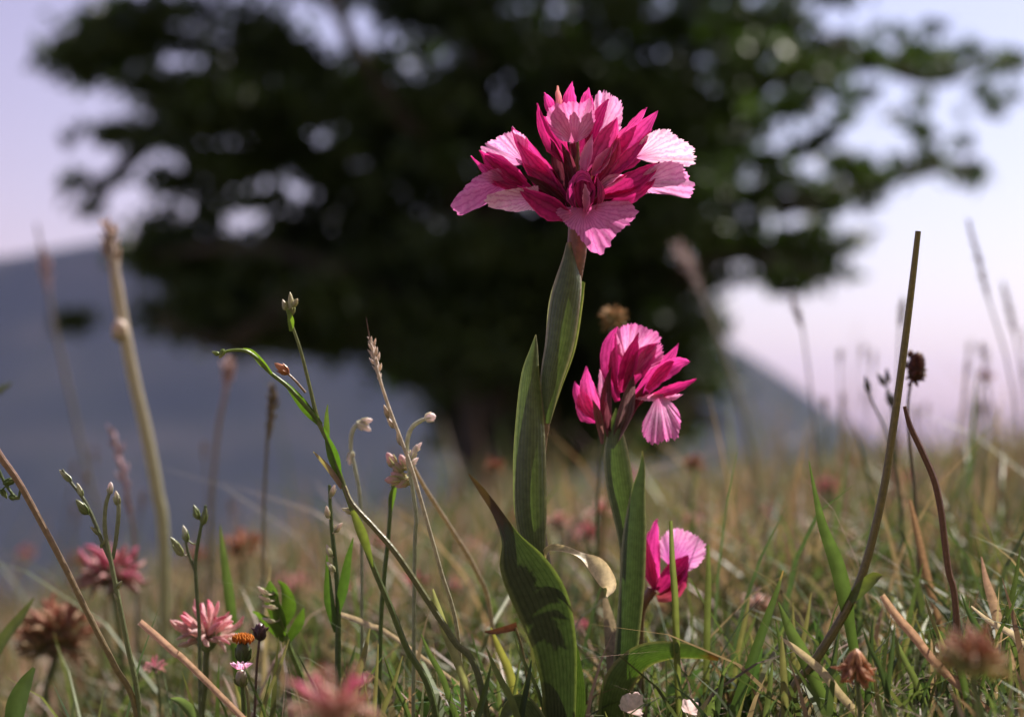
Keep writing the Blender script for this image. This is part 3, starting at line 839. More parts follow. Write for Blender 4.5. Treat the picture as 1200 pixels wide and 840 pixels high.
    m.build('leaf', M_DRY, o)['label'] = 'dull grey withered leaf'


second_orchid()


def third_orchid():
    d = 0.665
    k = d / FOCUS
    base = ground_under(O3((752, 800), d), .004)
    o = thing('orchid', base, 'low pink orchid with a single cupped flower close to the grass', 'orchid')
    st = MB(); tube(st, [base, O3((750, 760), d), O3((752, 715), d), O3((765, 690), d)], np.array([5, 5, 5, 7]) * S * k, (.11, .12, .05), (.22, .08, .06))
    st.build('stem', M_STEM, o)
    flower(o, d, [(752, 712, 0), (764, 692, 4), (776, 676, 6)],
           [((770, 690, 6), (764, 652, 8), (770, 608, 4), 12, 15, MAG, HOT, .45),
            ((768, 690, 12), (762, 662, 16), (758, 632, 14), 8, 20, DEEP, ROSE, .4),
            ((772, 694, 14), (792, 672, 20), (806, 650, 16), 14, 10, DEEP, MAG, .5),
            ((770, 700, 14), (790, 690, 20), (806, 662, 18), 10, -20, (.26, .06, .06), DEEP, .5)],
           [((786, 664), [(225, 18), (250, 36), (268, 42), (285, 45), (300, 47), (315, 48), (328, 46), (342, 42), (355, 34), (380, 16)], 10, (.05, -.1), HOT, (.66, .20, .52), PALE, {'ruffle': .05})])
    m = MB(); petal(m, (752, 712, 6), (740, 690, 10), (736, 664, 8), 7, 10, (.12, .13, .05), (.2, .15, .08), d0=d); m.build('bract', M_OLEAF, o)


third_orchid()

# ------------------------------------------------------------------ single stalks, stems and blades
GREEN = (.10, .15, .04); OLIVE = (.17, .16, .05); STRAW = (.42, .33, .20); BROWN = (.20, .11, .07); DKBR = (.07, .035, .025); GREYGR = (.15, .17, .10); PINKST = (.36, .22, .22); LIME = (.19, .26, .05)


def path3(pts, d_top, d_bot, root=True):
    P = [W(x, y, d_top + (d_bot - d_top) * i / max(1, len(pts) - 1)) for i, (x, y) in enumerate(pts)]
    if root:
        a, b = np.array(P[-2]), np.array(P[-1])
        g = ground_under(b)
        h = b[2] - g[2]
        if h > 0:
            dv = b - a; dv = dv / (abs(dv[2]) + 1e-6)
            sh = dv[:2] * min(h, .02) * .5
            e = np.array([b[0] + sh[0], b[1] + sh[1], 0]); e[2] = float(G(e[0], e[1])) - .006
            P.append(e)
    return P


def stalk(name, label, cat, pts, d, r, c0, c1, m=None, group=None, parts=None, sides=6):
    """A stem from its top (photo px) down to the ground; returns the Empty and the 3D path."""
    d0, d1 = (d if isinstance(d, tuple) else (d, d))
    P = path3(pts, d0, d1)
    t = thing(name, P[-1], label, cat, group)
    mb = MB(); rr = np.asarray(r, float) * S
    tube(mb, P, rr, c0, c1, sides=sides, n=max(16, 6 * len(P)))
    mb.build('stem', m or M_STEM, t)
    PATHS[t.name] = [spline(P, 60)]
    return t, P


PATHS = {}


def side_stem(t, pts, d, r, c0, c1, m=None, name='stem'):
    d0, d1 = (d if isinstance(d, tuple) else (d, d))
    PATHS[t.name].append(spline(path3(pts, d0, d1, root=False), 30))
    mb = MB(); tube(mb, path3(pts, d0, d1, root=False), np.asarray(r, float) * S, c0, c1, sides=6, n=max(10, 5 * len(pts)))
    return mb.build(name, m or M_STEM, t)


def bud(t, px, py, d, L, r, ang, c0, c1, name='bud', m=None, point=.5):
    """ang: direction the bud points to, photo degrees (270 = up); L, r in photo px at that distance."""
    k = d / FPX
    ax = RGT * math.cos(R(ang)) - UPV * math.sin(R(ang)) + FWD * rng.uniform(-.2, .2)
    mb = MB(); p0 = W(px, py, d) - ax * L * k * .12
    ellipsoid(mb, p0, ax, L * k, r * k * .8, c0, c1, point=point, n=9)
    al = np.vstack(PATHS[t.name]); j = np.argmin(np.linalg.norm(al - p0, axis=1))
    if np.linalg.norm(al[j] - p0) > r * k * .3:
        tube(mb, [al[j], (al[j] + p0) / 2 - UPV * .06 * L * k, p0 + ax * L * k * .15], np.array([.8, .8, 1.2]) * k, c0, c0, sides=5, n=7)
    s1 = np.cross(ax, FWD + .2 * UPV); s1 /= np.linalg.norm(s1); s2 = np.cross(ax, s1)
    dk = np.array(c0) * np.array([.82, .88, .7])
    for i in range(5):
        a_ = i * 1.2566 + rng.uniform(0, .5); o_ = math.cos(a_) * s1 + math.sin(a_) * s2
        q = rng.uniform(.45, .75)
        tube(mb, [p0, p0 + ax * L * k * .2 + o_ * r * k * .62, p0 + ax * L * k * q + o_ * r * k * rng.uniform(.78, .98)], np.array([.22, .30, .05]) * r * k, dk, dk * rng.uniform(1.0, 1.8), sides=4, n=6)
    return mb.build(name, m or M_STEM, t)


def leaf_on(t, rows, c0, c1, d, name='leaf', m=None, **kw):
    mb = MB(); ribbon(mb, rows, c0, c1, d0=d, n=kw.pop('n', 16), nv=5, **kw)
    return mb.build(name, m or M_LEAF, t)


def spike(t, pts, d, r, c0, c1, n=46, name='seed_head', awn=0.0, m=None, fill=.9):
    """Grass flower spike: scales set round the axis, pts top first."""
    P = spline(np.array([W(x, y, d) for x, y in pts]), n)
    T = -frames(P)
    k = d / FPX
    mb = MB()
    tube(mb, P[::4], .35 * r * k, c1, c0, sides=5)
    for i in range(n):
        u = i / (n - 1)
        rad = r * k * (math.sin(math.pi * min(.97, .10 + .85 * u)) ** .6) * rng.uniform(.75, 1.1)
        a = i * 2.4
        s1 = np.cross(T[i], (0.2, .9, .1)); s1 /= np.linalg.norm(s1); s2 = np.cross(T[i], s1)
        o_ = math.cos(a) * s1 + math.sin(a) * s2
        ax = T[i] * 1.0 + o_ * .55
        cc = np.array(c0) * (1 - u) + np.array(c1) * u
        ellipsoid(mb, P[i] + o_ * rad * .25, ax, rad * (2.0 + awn), rad * .42 * fill, cc * rng.uniform(.7, 1.2), cc * rng.uniform(.8, 1.3), n=4, sides=5, point=.8)
    return mb.build(name, m or M_DRY, t)


def clover(name, label, px, py, d, R_px, cp, ct, cb, stem, group=None, n=42, up=270, spread=150, calyx=(.10, .14, .05), long=1.0, cat='flower', stem_c=(.13, .15, .06)):
    """Round clover/vetch head: florets radiating from a calyx cup; cp base, ct tip, cb low-floret colours."""
    k = d / FPX
    c = W(px, py, d)
    pts = [(px, py + R_px * .35)] + stem
    P = path3(pts, d, d)
    t = thing(name, P[-1], label, cat, group)
    mb = MB(); tube(mb, P, np.array([R_px * .09 + .6, R_px * .07 + .6]) * k, stem_c, stem_c, sides=6, n=16); mb.build('stem', M_STEM, t)
    axis = RGT * math.cos(R(up)) - UPV * math.sin(R(up))
    cal = MB(); ellipsoid(cal, c - axis * R_px * .42 * k, axis, R_px * .5 * k, R_px * .17 * k, calyx, calyx, n=7, sides=8)
    e1 = np.cross(axis, FWD); e1 /= np.linalg.norm(e1); e2 = np.cross(axis, e1)
    for i in range(16):
        a_ = i / 16 * 2 * math.pi + rng.uniform(-.15, .15); o_ = math.cos(a_) * e1 + math.sin(a_) * e2
        w_ = rng.uniform(.75, 1.2)
        q0 = c - axis * R_px * .38 * k
        tube(cal, [q0, q0 + (axis * .22 + o_ * .22) * R_px * k * w_, q0 + (axis * .5 + o_ * .42) * R_px * k * w_, q0 + (axis * .72 + o_ * .5) * R_px * k * w_], np.array([.05, .085, .06, .012]) * R_px * k, np.array(calyx) * rng.uniform(.8, 1.3), np.array(calyx) * rng.uniform(1.2, 2.0), sides=5, n=7)
    cal.build('calyx', M_STEM, t)
    mb = MB()
    lim = math.cos(R(spread) / 2)
    n = int(n * 1.9)
    for i in range(n):
        z = 1 - (1 - lim) * (i + .5) / n
        a = i * 2.39996
        s1 = np.cross(axis, FWD); s1 /= np.linalg.norm(s1); s2 = np.cross(axis, s1)
        q = math.sqrt(max(0, 1 - z * z))
        dr = axis * z + q * (math.cos(a) * s1 + math.sin(a) * s2) + rng.normal(0, .10, 3)
        dr /= np.linalg.norm(dr)
        L = R_px * k * rng.uniform(.55, 1.08) * long
        u = i / n
        c0 = np.array(cp) * (1 - u) + np.array(cb) * u
        tc_ = ct[rng.integers(0, len(ct))] if isinstance(ct, list) else ct
        c1 = (np.array(tc_) * (1 - u ** 2) + np.array(cb) * u ** 2) * rng.uniform(.75, 1.2)
        st = c + dr * R_px * k * .12
        bend = np.cross(dr, rng.normal(size=3)) * .18
        tube(mb, [st, st + dr * L * .45, st + (dr + bend * .5) * L * .8, st + (dr + bend) * L], np.array([.035, .055, .075, .02]) * R_px * k * rng.uniform(.7, 1.3), c0, c1, sides=5, n=6)
    mb.build('florets', M_BLOOM, t)['kind'] = 'stuff'
    return t


# --- green branching stem with pods, left of the orchids
t, _ = stalk('branching_stem', 'slim green branching stem with a drooping side twig and pale pods at its top', 'wild plant',
             [(343, 383), (353, 413), (363, 453), (373, 493), (388, 525), (397, 552), (412, 595), (437, 663), (460, 717), (477, 760), (505, 813)], .60, [2.0, 2.2, 2.5, 3, 3.3, 3.5, 3.6, 3.8, 4, 4.2, 4.5, 4.5], (.20, .22, .08), GREEN)
side_stem(t, [(343, 384), (338, 368), (334, 356)], .60, [2.2, 2, 1.6], LIME, LIME)
bud(t, 342, 366, .60, 28, 5.5, 264, (.30, .30, .14), (.52, .46, .28), 'seed_pod')
bud(t, 335, 362, .60, 14, 4, 250, (.36, .34, .18), (.62, .52, .40), 'seed_pod')
bud(t, 344, 358, .598, 11, 4, 300, (.36, .34, .18), (.55, .46, .30), 'seed_pod')
leaf_on(t, [(341, 388, 2, 2, 0), (341, 375, 3, 4, 20), (337, 360, 2, .6, 30)], LIME, LIME, .60)
side_stem(t, [(374, 494), (358, 476), (337, 453), (317, 437), (301, 420), (287, 411), (268, 411), (259, 416)], (.60, .59), [3, 2.8, 2.5, 2.4, 2.2, 2, 1.6, 1.4], GREEN, LIME)
leaf_on(t, [(376, 498, 1, 3, 0), (360, 480, 2, 6, 15), (346, 462, 1, 5, 20), (332, 446, 0, 1, 20)], (.11, .19, .03), (.13, .20, .04), .60)
leaf_on(t, [(318, 438, 0, 2, 0), (306, 424, 0, 4, 20), (295, 412, 0, 2.6, 20), (285, 408, 0, .5, 20)], LIME, LIME, .595)
bud(t, 262, 411, .59, 12, 4, 120, LIME, (.4, .4, .2), 'seed_pod')
bud(t, 256, 415, .59, 10, 3, 200, LIME, (.3, .34, .12), 'seed_pod')
side_stem(t, [(358, 460), (346, 446), (334, 435)], .60, [1.6, 1.4, 1.4], (.28, .18, .12), (.30, .16, .10))
bud(t, 336, 436, .60, 21, 6.5, 215, (.40, .12, .05), (.55, .24, .12), 'seed_pod')
leaf_on(t, [(384, 520, 0, 2, 0), (383, 500, 2, 3.5, 15), (383, 484, 1, 2, 15), (384, 474, 0, .5, 15)], (.10, .15, .05), (.15, .17, .08), .602)
leaf_on(t, [(398, 560, 2, 3, 0), (391, 535, 4, 7, 10), (383, 512, 3, 3, 15), (379, 500, 2, .5, 15)], (.10, .18, .03), (.12, .19, .04), .60)
leaf_on(t, [(401, 572, 2, 2.5, 0), (388, 552, 5, 3.5, 20), (374, 536, 6, 2, 25), (367, 529, 6, .4, 25)], (.28, .17, .16), (.42, .28, .28), .60)
leaf_on(t, [(413, 598, 2, 3, 0), (424, 625, 5, 6, 5), (433, 650, 5, 3, 0), (437, 664, 4, .7, 0)], (.24, .23, .10), (.14, .16, .06), .598)
bud(t, 412, 600, .60, 15, 4, 200, (.5, .42, .26), (.62, .55, .42), 'sheath')

stalk('grass_stalk', 'long smooth olive grass stalk leaning across the branching stem', 'grass stalk',
      [(404, 570), (413, 590), (440, 620), (467, 652), (507, 712), (533, 752), (560, 790)], (.598, .585), [2.8, 3.2, 3.6, 4, 4.2, 4.2, 4.2, 4.2], (.20, .17, .06), (.09, .12, .04))

# --- pale grass with awned spike
t, _ = stalk('grass_spike', 'pale silvery grass spike with a dark awn at its tip', 'grass',
             [(435, 405), (443, 437), (455, 475), (470, 515), (482, 548), (490, 575), (503, 620), (517, 670), (537, 747)], (.625, .61), [1.6, 2, 2.2, 2.4, 2.6, 2.8, 2.6, 2.6, 2.6, 2.6], (.66, .58, .52), (.32, .32, .20), M_DRY)
side_stem(t, [(429, 372), (432, 390), (435, 405)], .625, [.5, .8, 1.4], (.10, .05, .04), (.3, .2, .16), M_DRY, 'awn')
spike(t, [(434, 398), (440, 424), (447, 450)], .625, 6.5, (.66, .56, .52), (.70, .62, .56), 24)
for x, y, a in ((455, 488, 250), (461, 500, 235), (470, 520, 250)):
    bud(t, x, y, .622, 17, 3.6, a, (.5, .42, .34), (.66, .56, .48), 'spikelet', M_DRY)
stalk('dry_stalk', 'pale dry broken stalk crossing behind the silvery grass spike', 'dry stalk',
      [(482, 542), (497, 570), (527, 617), (557, 667), (575, 720)], (.66, .70), [2.2, 3.2, 3.6, 3.6, 3.4], (.56, .48, .38), (.34, .30, .2), M_DRY)

# --- sprig with round white buds
t, _ = stalk('white_sprig', 'pale woolly sprig with a curled tip and round white bud', 'wild plant',
             [(505, 489), (493, 493), (482, 502), (477, 520), (479, 545), (484, 575), (488, 610), (486, 650)], .625, [1.8, 2.6, 3, 3, 3, 2.8, 2.6, 2.6], (.62, .60, .50), (.26, .28, .18))
bud(t, 500, 490, .622, 13, 6.5, 345, (.82, .81, .79), (.86, .85, .83), 'bud', M_BLOOM, .1)
for x, y, L, r, a in ((483, 535, 18, 5, 290), (486, 528, 15, 4, 310), (480, 545, 16, 4.5, 320)):
    bud(t, x, y, .622, L, r, a, (.72, .71, .66), (.84, .83, .80), 'bud', M_BLOOM, .6)
for x, y, a in ((474, 560, 200), (470, 552, 225), (476, 548, 245), (468, 562, 180), (478, 562, 150), (462, 545, 240)):
    bud(t, x, y, .628, 20, 7, a, (.52, .48, .30), (.62, .42, .46), 'petal', M_BLOOM, .3)
t, _ = stalk('white_sprig', 'small bent woolly sprig with nodding white bud near the green branching stem', 'wild plant',
             [(430, 500), (420, 497), (413, 505), (411, 525), (416, 548), (421, 575), (423, 610), (424, 660)], .66, [2.6, 3, 3, 2.8, 2.8, 2.6, 2.4, 2.4], (.64, .62, .55), (.24, .26, .17))
for x, y, L, r, a in ((420, 496, 20, 6, 30), (424, 494, 15, 5, 350), (412, 530, 18, 5, 100)):
    bud(t, x, y, .66, L, r, a, (.72, .70, .65), (.82, .80, .77), 'bud', M_BLOOM, .4)
t, _ = stalk('budding_stem', 'upright green stem with tiny white buds beside the leaning olive stalk', 'wild plant',
             [(462, 562), (458, 590), (455, 630), (450, 680), (446, 740)], .64, [2.4, 2.8, 3, 3, 3], GREEN, GREEN)
bud(t, 462, 568, .64, 12, 4, 270, (.5, .5, .36), (.7, .66, .6), 'bud', M_BLOOM)
leaf_on(t, [(457, 600, 1, 2, 0), (460, 580, 3, 4, 10), (466, 560, 2, .6, 10)], GREEN, LIME, .64)
t, _ = stalk('budding_stem', 'dark green stem with white buds in pairs, next to the branching stem', 'wild plant',
             [(386, 568), (388, 610), (392, 650), (396, 700), (396, 770)], .63, [2.2, 2.8, 3.4, 4, 4.2], GREEN, (.07, .11, .04))
for x, y, a in ((384, 605, 265), (388, 580, 290), (387, 650, 250), (391, 668, 230), (393, 622, 310)):
    bud(t, x, y, .628, 15, 4, a, (.5, .5, .36), (.72, .68, .6), 'bud', M_BLOOM)
leaf_on(t, [(395, 720, 2, 3, 0), (402, 690, 5, 6, 5), (408, 655, 4, 4, 10), (414, 630, 2, .6, 10)], (.07, .12, .04), GREEN, .63)
leaf_on(t, [(394, 740, 2, 3, 0), (386, 705, 5, 6, 5), (384, 670, 4, 3, 10), (383, 650, 2, .6, 10)], (.07, .12, .04), GREEN, .63)

# --- left side plants
t, _ = stalk('budding_stem', 'thin forked green stem with white-tipped buds in front of a pink clover', 'wild plant',
             [(130, 572), (124, 592), (123, 621), (130, 658), (138, 698), (150, 759), (163, 832)], .60, [2.2, 2.6, 2.8, 3, 3.2, 3.4, 3.6, 3.6], (.26, .28, .16), (.17, .20, .08))
bud(t, 129, 577, .60, 15, 4.5, 275, (.55, .55, .5), (.78, .76, .74), 'bud', M_BLOOM, .2)
side_stem(t, [(73, 550), (84, 566), (97, 583), (109, 607), (122, 640), (131, 660)], .60, [1.6, 2, 2.4, 2.6, 2.6, 2.6], GREYGR, GREYGR)
bud(t, 82, 562, .60, 20, 4.5, 222, (.22, .25, .13), (.5, .48, .36), 'bud')
bud(t, 101, 600, .598, 22, 6, 232, (.13, .17, .06), (.24, .26, .12), 'bud')
bud(t, 96, 580, .60, 18, 4, 250, (.3, .32, .2), (.6, .56, .46), 'bud')
side_stem(t, [(138, 580), (139, 600), (136, 630), (132, 655)], .603, [2.6, 3, 2.8, 2.4], (.36, .37, .26), GREYGR)
bud(t, 138, 590, .603, 18, 5, 262, (.4, .42, .3), (.62, .6, .5), 'bud', M_BLOOM)
for x, y, a in ((116, 625, 220), (119, 640, 300), (135, 690, 310), (140, 705, 240)):
    bud(t, x, y, .60, 15, 3.5, a, (.22, .26, .12), (.42, .38, .26), 'bud')
t, _ = stalk('budding_stem', 'thin green stem with three small buds behind the pale pink clover head', 'wild plant',
             [(241, 592), (234, 625), (229, 660), (231, 702), (234, 760)], .635, [2, 2.4, 2.6, 2.6, 2.6], GREEN, GREYGR)
for x, y, L, a, c in ((238, 612, 22, 280, (.16, .19, .08)), (232, 606, 18, 250, (.16, .19, .08)), (219, 632, 20, 255, (.7, .66, .6))):
    bud(t, x, y, .635, L, 5, a, (.2, .24, .1), c, 'bud')
side_stem(t, [(216, 622), (220, 645), (228, 668)], .635, [1.8, 2.2, 2.2], GREYGR, GREYGR)
bud(t, 212, 648, .632, 26, 6, 240, (.36, .36, .22), (.24, .27, .12), 'bud')
t, _ = stalk('leaning_stalk', 'bare brownish stalk leaning in over the clovers with a green twig at its top', 'stalk',
             [(-12, 512), (0, 534), (20, 562), (40, 597), (77, 666), (101, 715), (134, 779), (160, 836)], (.585, .60), [4.6, 4.6, 4.2, 4, 3.8, 3.8, 3.8, 3.8], (.33, .20, .17), (.24, .20, .08))
side_stem(t, [(-4, 545), (6, 566), (20, 584), (24, 572)], .59, [2, 2, 1.8, 1.4], GREEN, GREEN)
bud(t, 6, 566, .59, 18, 5, 340, GREEN, (.2, .24, .1), 'bud')
bud(t, 2, 574, .59, 14, 4, 60, GREEN, (.2, .24, .1), 'bud')
bud(t, 12, 582, .59, 14, 4, 10, GREEN, (.2, .24, .1), 'bud')

# tall blurred stalks against the mountain
t, _ = stalk('tall_grass', 'thick pale green grass stalk with swollen joints, tallest against the blue mountain', 'grass',
             [(128, 272), (136, 330), (146, 390), (158, 450), (172, 510), (184, 575), (192, 640)], (.95, .95), [8, 13, 13, 13, 13, 13, 12], (.56, .46, .40), (.40, .40, .24))
spike(t, [(126, 262), (136, 330)], .95, 11, (.50, .36, .36), (.46, .38, .30), 26)
bud(t, 142, 396, .94, 26, 12, 262, (.52, .44, .38), (.6, .5, .46), 'joint', M_DRY, .1)
t, _ = stalk('tall_grass', 'faint thin grass stalk with a small pinkish head against the mountain skyline', 'grass',
             [(43, 262), (52, 310), (66, 390), (84, 470), (104, 560), (122, 650)], 1.5, [4, 6, 6, 7, 7, 7], (.30, .25, .24), (.16, .17, .13))
spike(t, [(50, 292), (58, 345)], 1.5, 8, (.40, .27, .30), (.46, .32, .34), 18)
t, _ = stalk('tall_grass', 'slender grass with an upright pinkish spike below the drooping green twig', 'grass',
             [(269, 424), (264, 460), (256, 500), (250, 560), (246, 640)], 1.05, [4, 5, 5, 5, 5], (.42, .30, .32), (.20, .20, .14))
spike(t, [(270, 422), (264, 460)], 1.05, 9, (.56, .42, .42), (.42, .28, .30), 18)
t, _ = stalk('tall_grass', 'slender grass with a short dark brown spike against the blue mountain', 'grass',
             [(320, 455), (316, 485), (313, 520), (310, 580), (308, 660)], .82, [2, 3, 2.6, 2.4, 2.4], (.16, .13, .07), (.22, .19, .14))
spike(t, [(320, 452), (318, 482), (315, 514)], .82, 7, (.20, .15, .09), (.16, .12, .06), 26)
t, _ = stalk('tall_grass', 'grass with a beaded lilac-pink spike between the forked stem and the pale clover', 'grass',
             [(131, 505), (140, 540), (150, 580), (156, 620), (160, 690)], .95, [3, 4, 4, 4, 4], (.40, .28, .34), (.22, .20, .16))
spike(t, [(130, 502), (140, 535), (148, 570), (153, 610)], .95, 8, (.46, .30, .38), (.50, .38, .42), 14)
bl = MB(); ribbon(bl, [(-14, 468, 0, 7, 60), (2, 457, 4, 6, 50), (14, 449, 6, 2, 50)], (.07, .08, .06), (.08, .09, .06), d0=.85)
# drawn-out dark blade on the left edge, rooted outside the frame
ribbon(bl, [(-60, 900, 0, 6, 40), (-44, 700, 0, 7, 50), (-30, 520, 0, 7, 60), (-14, 468, 0, 7, 60)], (.06, .09, .04), (.07, .08, .06), d0=.85)
tag(bl.build('grass_shoot', M_GRASS), 'dark blurred blade end poking in beside the mountain', 'grass')


def blade(label, rows, d, c0, c1, group=None, m=None, **kw):
    """A single grass blade, tip first in the photo, rooted in the ground."""
    rows = [list(r) for r in rows][::-1]
    b = O3(rows[0][:3], d); g = ground_under(b)
    if b[2] > g[2]:
        drop = (b[2] - g[2]) / d * FPX
        sx, sy = rows[0][0] - rows[1][0], max(rows[0][1] - rows[1][1], 1.0)
        e = [rows[0][0] + max(-170, min(170, sx / sy * drop)), rows[0][1] + drop, rows[0][2], rows[0][3] * .8, rows[0][4]]
        e2 = O3(e[:3], d); e[1] += (e2[2] - float(G(e2[0], e2[1])) + .004) / d * FPX
        rows.insert(0, e)
    mb = MB(); ribbon(mb, rows, c0, c1, d0=d, n=24, nv=5, cup=kw.pop('cup', .5), **kw)
    return tag(mb.build('grass_shoot', m or M_GRASS), label, 'grass', group)


# --- right side stalks
t, _ = stalk('bare_stalk', 'tall bare olive stalk cut straight at the top, higher than all others beside it', 'stalk',
             [(1076, 271), (1068, 340), (1058, 420), (1047, 500), (1034, 581), (1014, 662), (994, 710), (957, 771), (925, 815)], .60, [3.4, 4, 4.4, 4.6, 4.8, 5, 5.4, 5.6, 5, 5], (.22, .17, .05), (.17, .14, .06))
leaf_on(t, [(996, 704, 2, 4, 0), (1010, 690, 6, 8, 20), (1024, 677, 7, 7, 20), (1034, 674, 6, 1, 20)], (.10, .12, .05), (.16, .14, .07), .598)
t, _ = stalk('bare_stalk', 'curved red-brown bare stalk next to the tall olive stalk', 'stalk',
             [(1060, 476), (1067, 500), (1081, 530), (1095, 563), (1103, 600), (1107, 634), (1112, 670), (1120, 712)], .60, [2.2, 3.4, 3.8, 4, 4, 4, 4, 4, 4], (.14, .06, .04), (.20, .10, .06))
t, _ = stalk('seed_head', 'dark round dried seed head on a thin stem behind the tall olive stalk', 'seed head',
             [(1068, 445), (1064, 475), (1066, 520), (1072, 580), (1076, 650)], .72, [2, 2, 2.2, 2.4, 2.6], (.10, .07, .05), (.15, .13, .07))
mb = MB()
cc = W(1071, 432, .72); kk = .72 / FPX
ellipsoid(mb, cc - UPV * 17 * kk, UPV + RGT * .15, 38 * kk, 10 * kk, (.05, .02, .018), (.12, .04, .025), n=9, sides=10)
for i in range(46):
    v = rng.normal(size=3); v /= np.linalg.norm(v)
    ellipsoid(mb, cc + v * np.array([8, 8, 15]) * kk, v + UPV * .6, 9 * kk, 2.6 * kk, (.06, .02, .02), (.20, .06, .035), n=4, sides=5, point=.7)
mb.build('head', M_DRY, t)
t, _ = stalk('budding_stem', 'fine dark forked stem with slim buds against the pale sky', 'wild plant',
             [(1015, 445), (1022, 470), (1036, 500), (1048, 540), (1056, 600)], .80, [1.8, 2, 2.2, 2.4, 2.4], (.12, .10, .09), GREEN)
side_stem(t, [(1032, 444), (1042, 460), (1046, 490), (1050, 545)], .80, [1.4, 1.6, 1.8, 2], (.12, .10, .09), GREEN)
for x, y, L, r, a in ((1018, 458, 22, 4, 255), (1036, 450, 18, 4, 240), (1041, 446, 18, 3.5, 260), (1047, 474, 22, 6, 245)):
    bud(t, x, y, .80, L, r, a, (.10, .09, .09), (.07, .06, .08), 'bud')
GB = 'single grass blades among the turf'
blade('upright green grass blade beside the foot of the tall olive stalk', [(948, 540, 0, .6, 20), (956, 580, 1, 3, 20), (965, 617, 2, 6, 18), (981, 660, 3, 9, 12), (991, 702, 2, 9, 6), (998, 745, 0, 6, 0)], .60, (.07, .115, .03), (.10, .15, .05))
blade('straight dark green grass blade with tan tip, standing alone before the pale dry flower', [(918, 668, 0, .6, 10), (910, 694, 0, 3, 10), (901, 719, 0, 4.5, 10), (880, 778, 0, 6, 5)], .615, (.055, .10, .03), (.10, .14, .05), tipcol=(.4, .25, .12), tipat=.88)
blade('broad green blade slanting towards the foot of the tall olive stalk', [(912, 705, 0, .6, 0), (926, 738, 3, 6, 5), (942, 768, 5, 8, 5), (956, 800, 3, 7, 0)], .60, (.09, .135, .04), (.11, .16, .055))
blade('pale straw blade lying slantwise over the turf', [(914, 746, 0, 1, 10), (935, 762, 3, 4, 10), (965, 788, 5, 5, 10), (994, 824, 3, 5, 5)], .58, (.40, .36, .26), (.52, .46, .36), m=M_DRY)
blade('stiff pinkish dry stalk slanting over the turf', [(1034, 697, 0, 3.5, 10), (1050, 720, 2, 5, 10), (1071, 744, 3, 5.5, 10), (1106, 786, 2, 5, 5)], .575, (.36, .22, .19), (.50, .36, .30), m=M_DRY, cup=.9)
blade('thin tan twig leaning among green blades below the red-brown stalk', [(1066, 585, 0, 2, 0), (1074, 620, 2, 4, 0), (1087, 678, 3, 5, 0), (1098, 720, 2, 4, 0)], .70, (.24, .16, .11), (.30, .20, .14), m=M_DRY, cup=.9)
blade('dark thin blade rising straight near the frayed straw', [(1196, 640, 0, .6, 0), (1190, 680, 0, 3, 5), (1182, 720, 0, 4, 5), (1176, 770, 0, 4, 0)], .62, (.06, .09, .03), (.08, .11, .04))
blade('pinkish curled dry blade beside the frayed straw', [(1150, 652, 0, .8, 10), (1156, 680, 2, 4, 10), (1164, 705, 3, 6, 10), (1176, 750, 2, 6, 10)], .63, (.38, .30, .22), (.42, .28, .26), m=M_DRY)
blade('frayed white straw lying low across the turf', [(1138, 710, 0, 1, 0), (1160, 728, 1, 3, 0), (1185, 742, 2, 4, 0), (1215, 760, 2, 4, 0)], .60, (.55, .50, .42), (.66, .60, .52), m=M_DRY)
blade('pinkish straw propped diagonally against the pale pink clover', [(164, 728, 0, 4, 10), (185, 746, 2, 4.5, 10), (206, 765, 3, 4.5, 10), (230, 786, 2, 4, 10)], .585, (.44, .32, .28), (.52, .36, .34), m=M_DRY, cup=.9)
blade('short pale straw lying level behind the dark green budding stem', [(398, 719, 0, 2.6, 0), (415, 725, 1, 3.4, 0), (434, 733, 1, 3.4, 0), (470, 752, 0, 2.6, 0)], .65, (.44, .38, .32), (.50, .44, .38), m=M_DRY)
blade('pale green straw leaning in front of the olive stalk', [(507, 690, 0, 1.2, 0), (514, 715, 1, 4, 0), (524, 745, 2, 5, 0), (540, 785, 2, 5, 0), (552, 815, 0, 4, 0)], .59, (.30, .30, .16), (.36, .36, .20))
blade('yellow-green blade leaning behind the foot of the tall orchid', [(575, 735, 0, 1, 0), (585, 760, 1, 4, 0), (598, 790, 1, 5, 0), (606, 830, 0, 4, 0)], .64, (.26, .26, .07), (.34, .32, .10))
blade('thin upright green stem between the low orchid flower and the turf', [(786, 610, 0, 2, 0), (788, 660, 1, 3.5, 0), (791, 700, 1, 4, 0), (793, 760, 0, 4, 0)], .63, (.16, .18, .06), (.20, .24, .09), cup=.9)
blade('short upright dark blade tip next to the low orchid flower', [(830, 638, 0, 1.5, 0), (830, 680, 1, 3.5, 0), (829, 720, 1, 4, 0), (828, 770, 0, 4, 0)], .645, (.12, .14, .05), (.15, .18, .07))
blade('dark green grass blade slanting at the foot of the mountain side meadow', [(40, 700, 0, .8, 20), (25, 722, 2, 5, 20), (5, 748, 3, 7, 20), (-18, 790, 3, 7, 20)], .70, (.06, .08, .03), (.10, .11, .05))
blade('dark green leaf blade standing below the rusty faded clover', [(40, 782, 0, 2, 0), (30, 800, 2, 8, 10), (20, 825, 3, 12, 10), (14, 860, 2, 11, 10)], .62, (.05, .085, .03), (.07, .10, .04))
blade('upright green blade behind the pale clover head', [(258, 615, 0, .6, 0), (262, 650, 1, 4, 10), (268, 690, 1, 6, 10), (273, 735, 0, 6, 0)], .70, (.07, .12, .03), (.10, .14, .05))
blade('small curved bright green leaf at the foot of the clovers', [(200, 818, 0, .8, 0), (212, 822, 2, 5, 0), (226, 836, 3, 7, 0), (236, 860, 2, 6, 0)], .59, (.10, .15, .05), (.16, .22, .10))
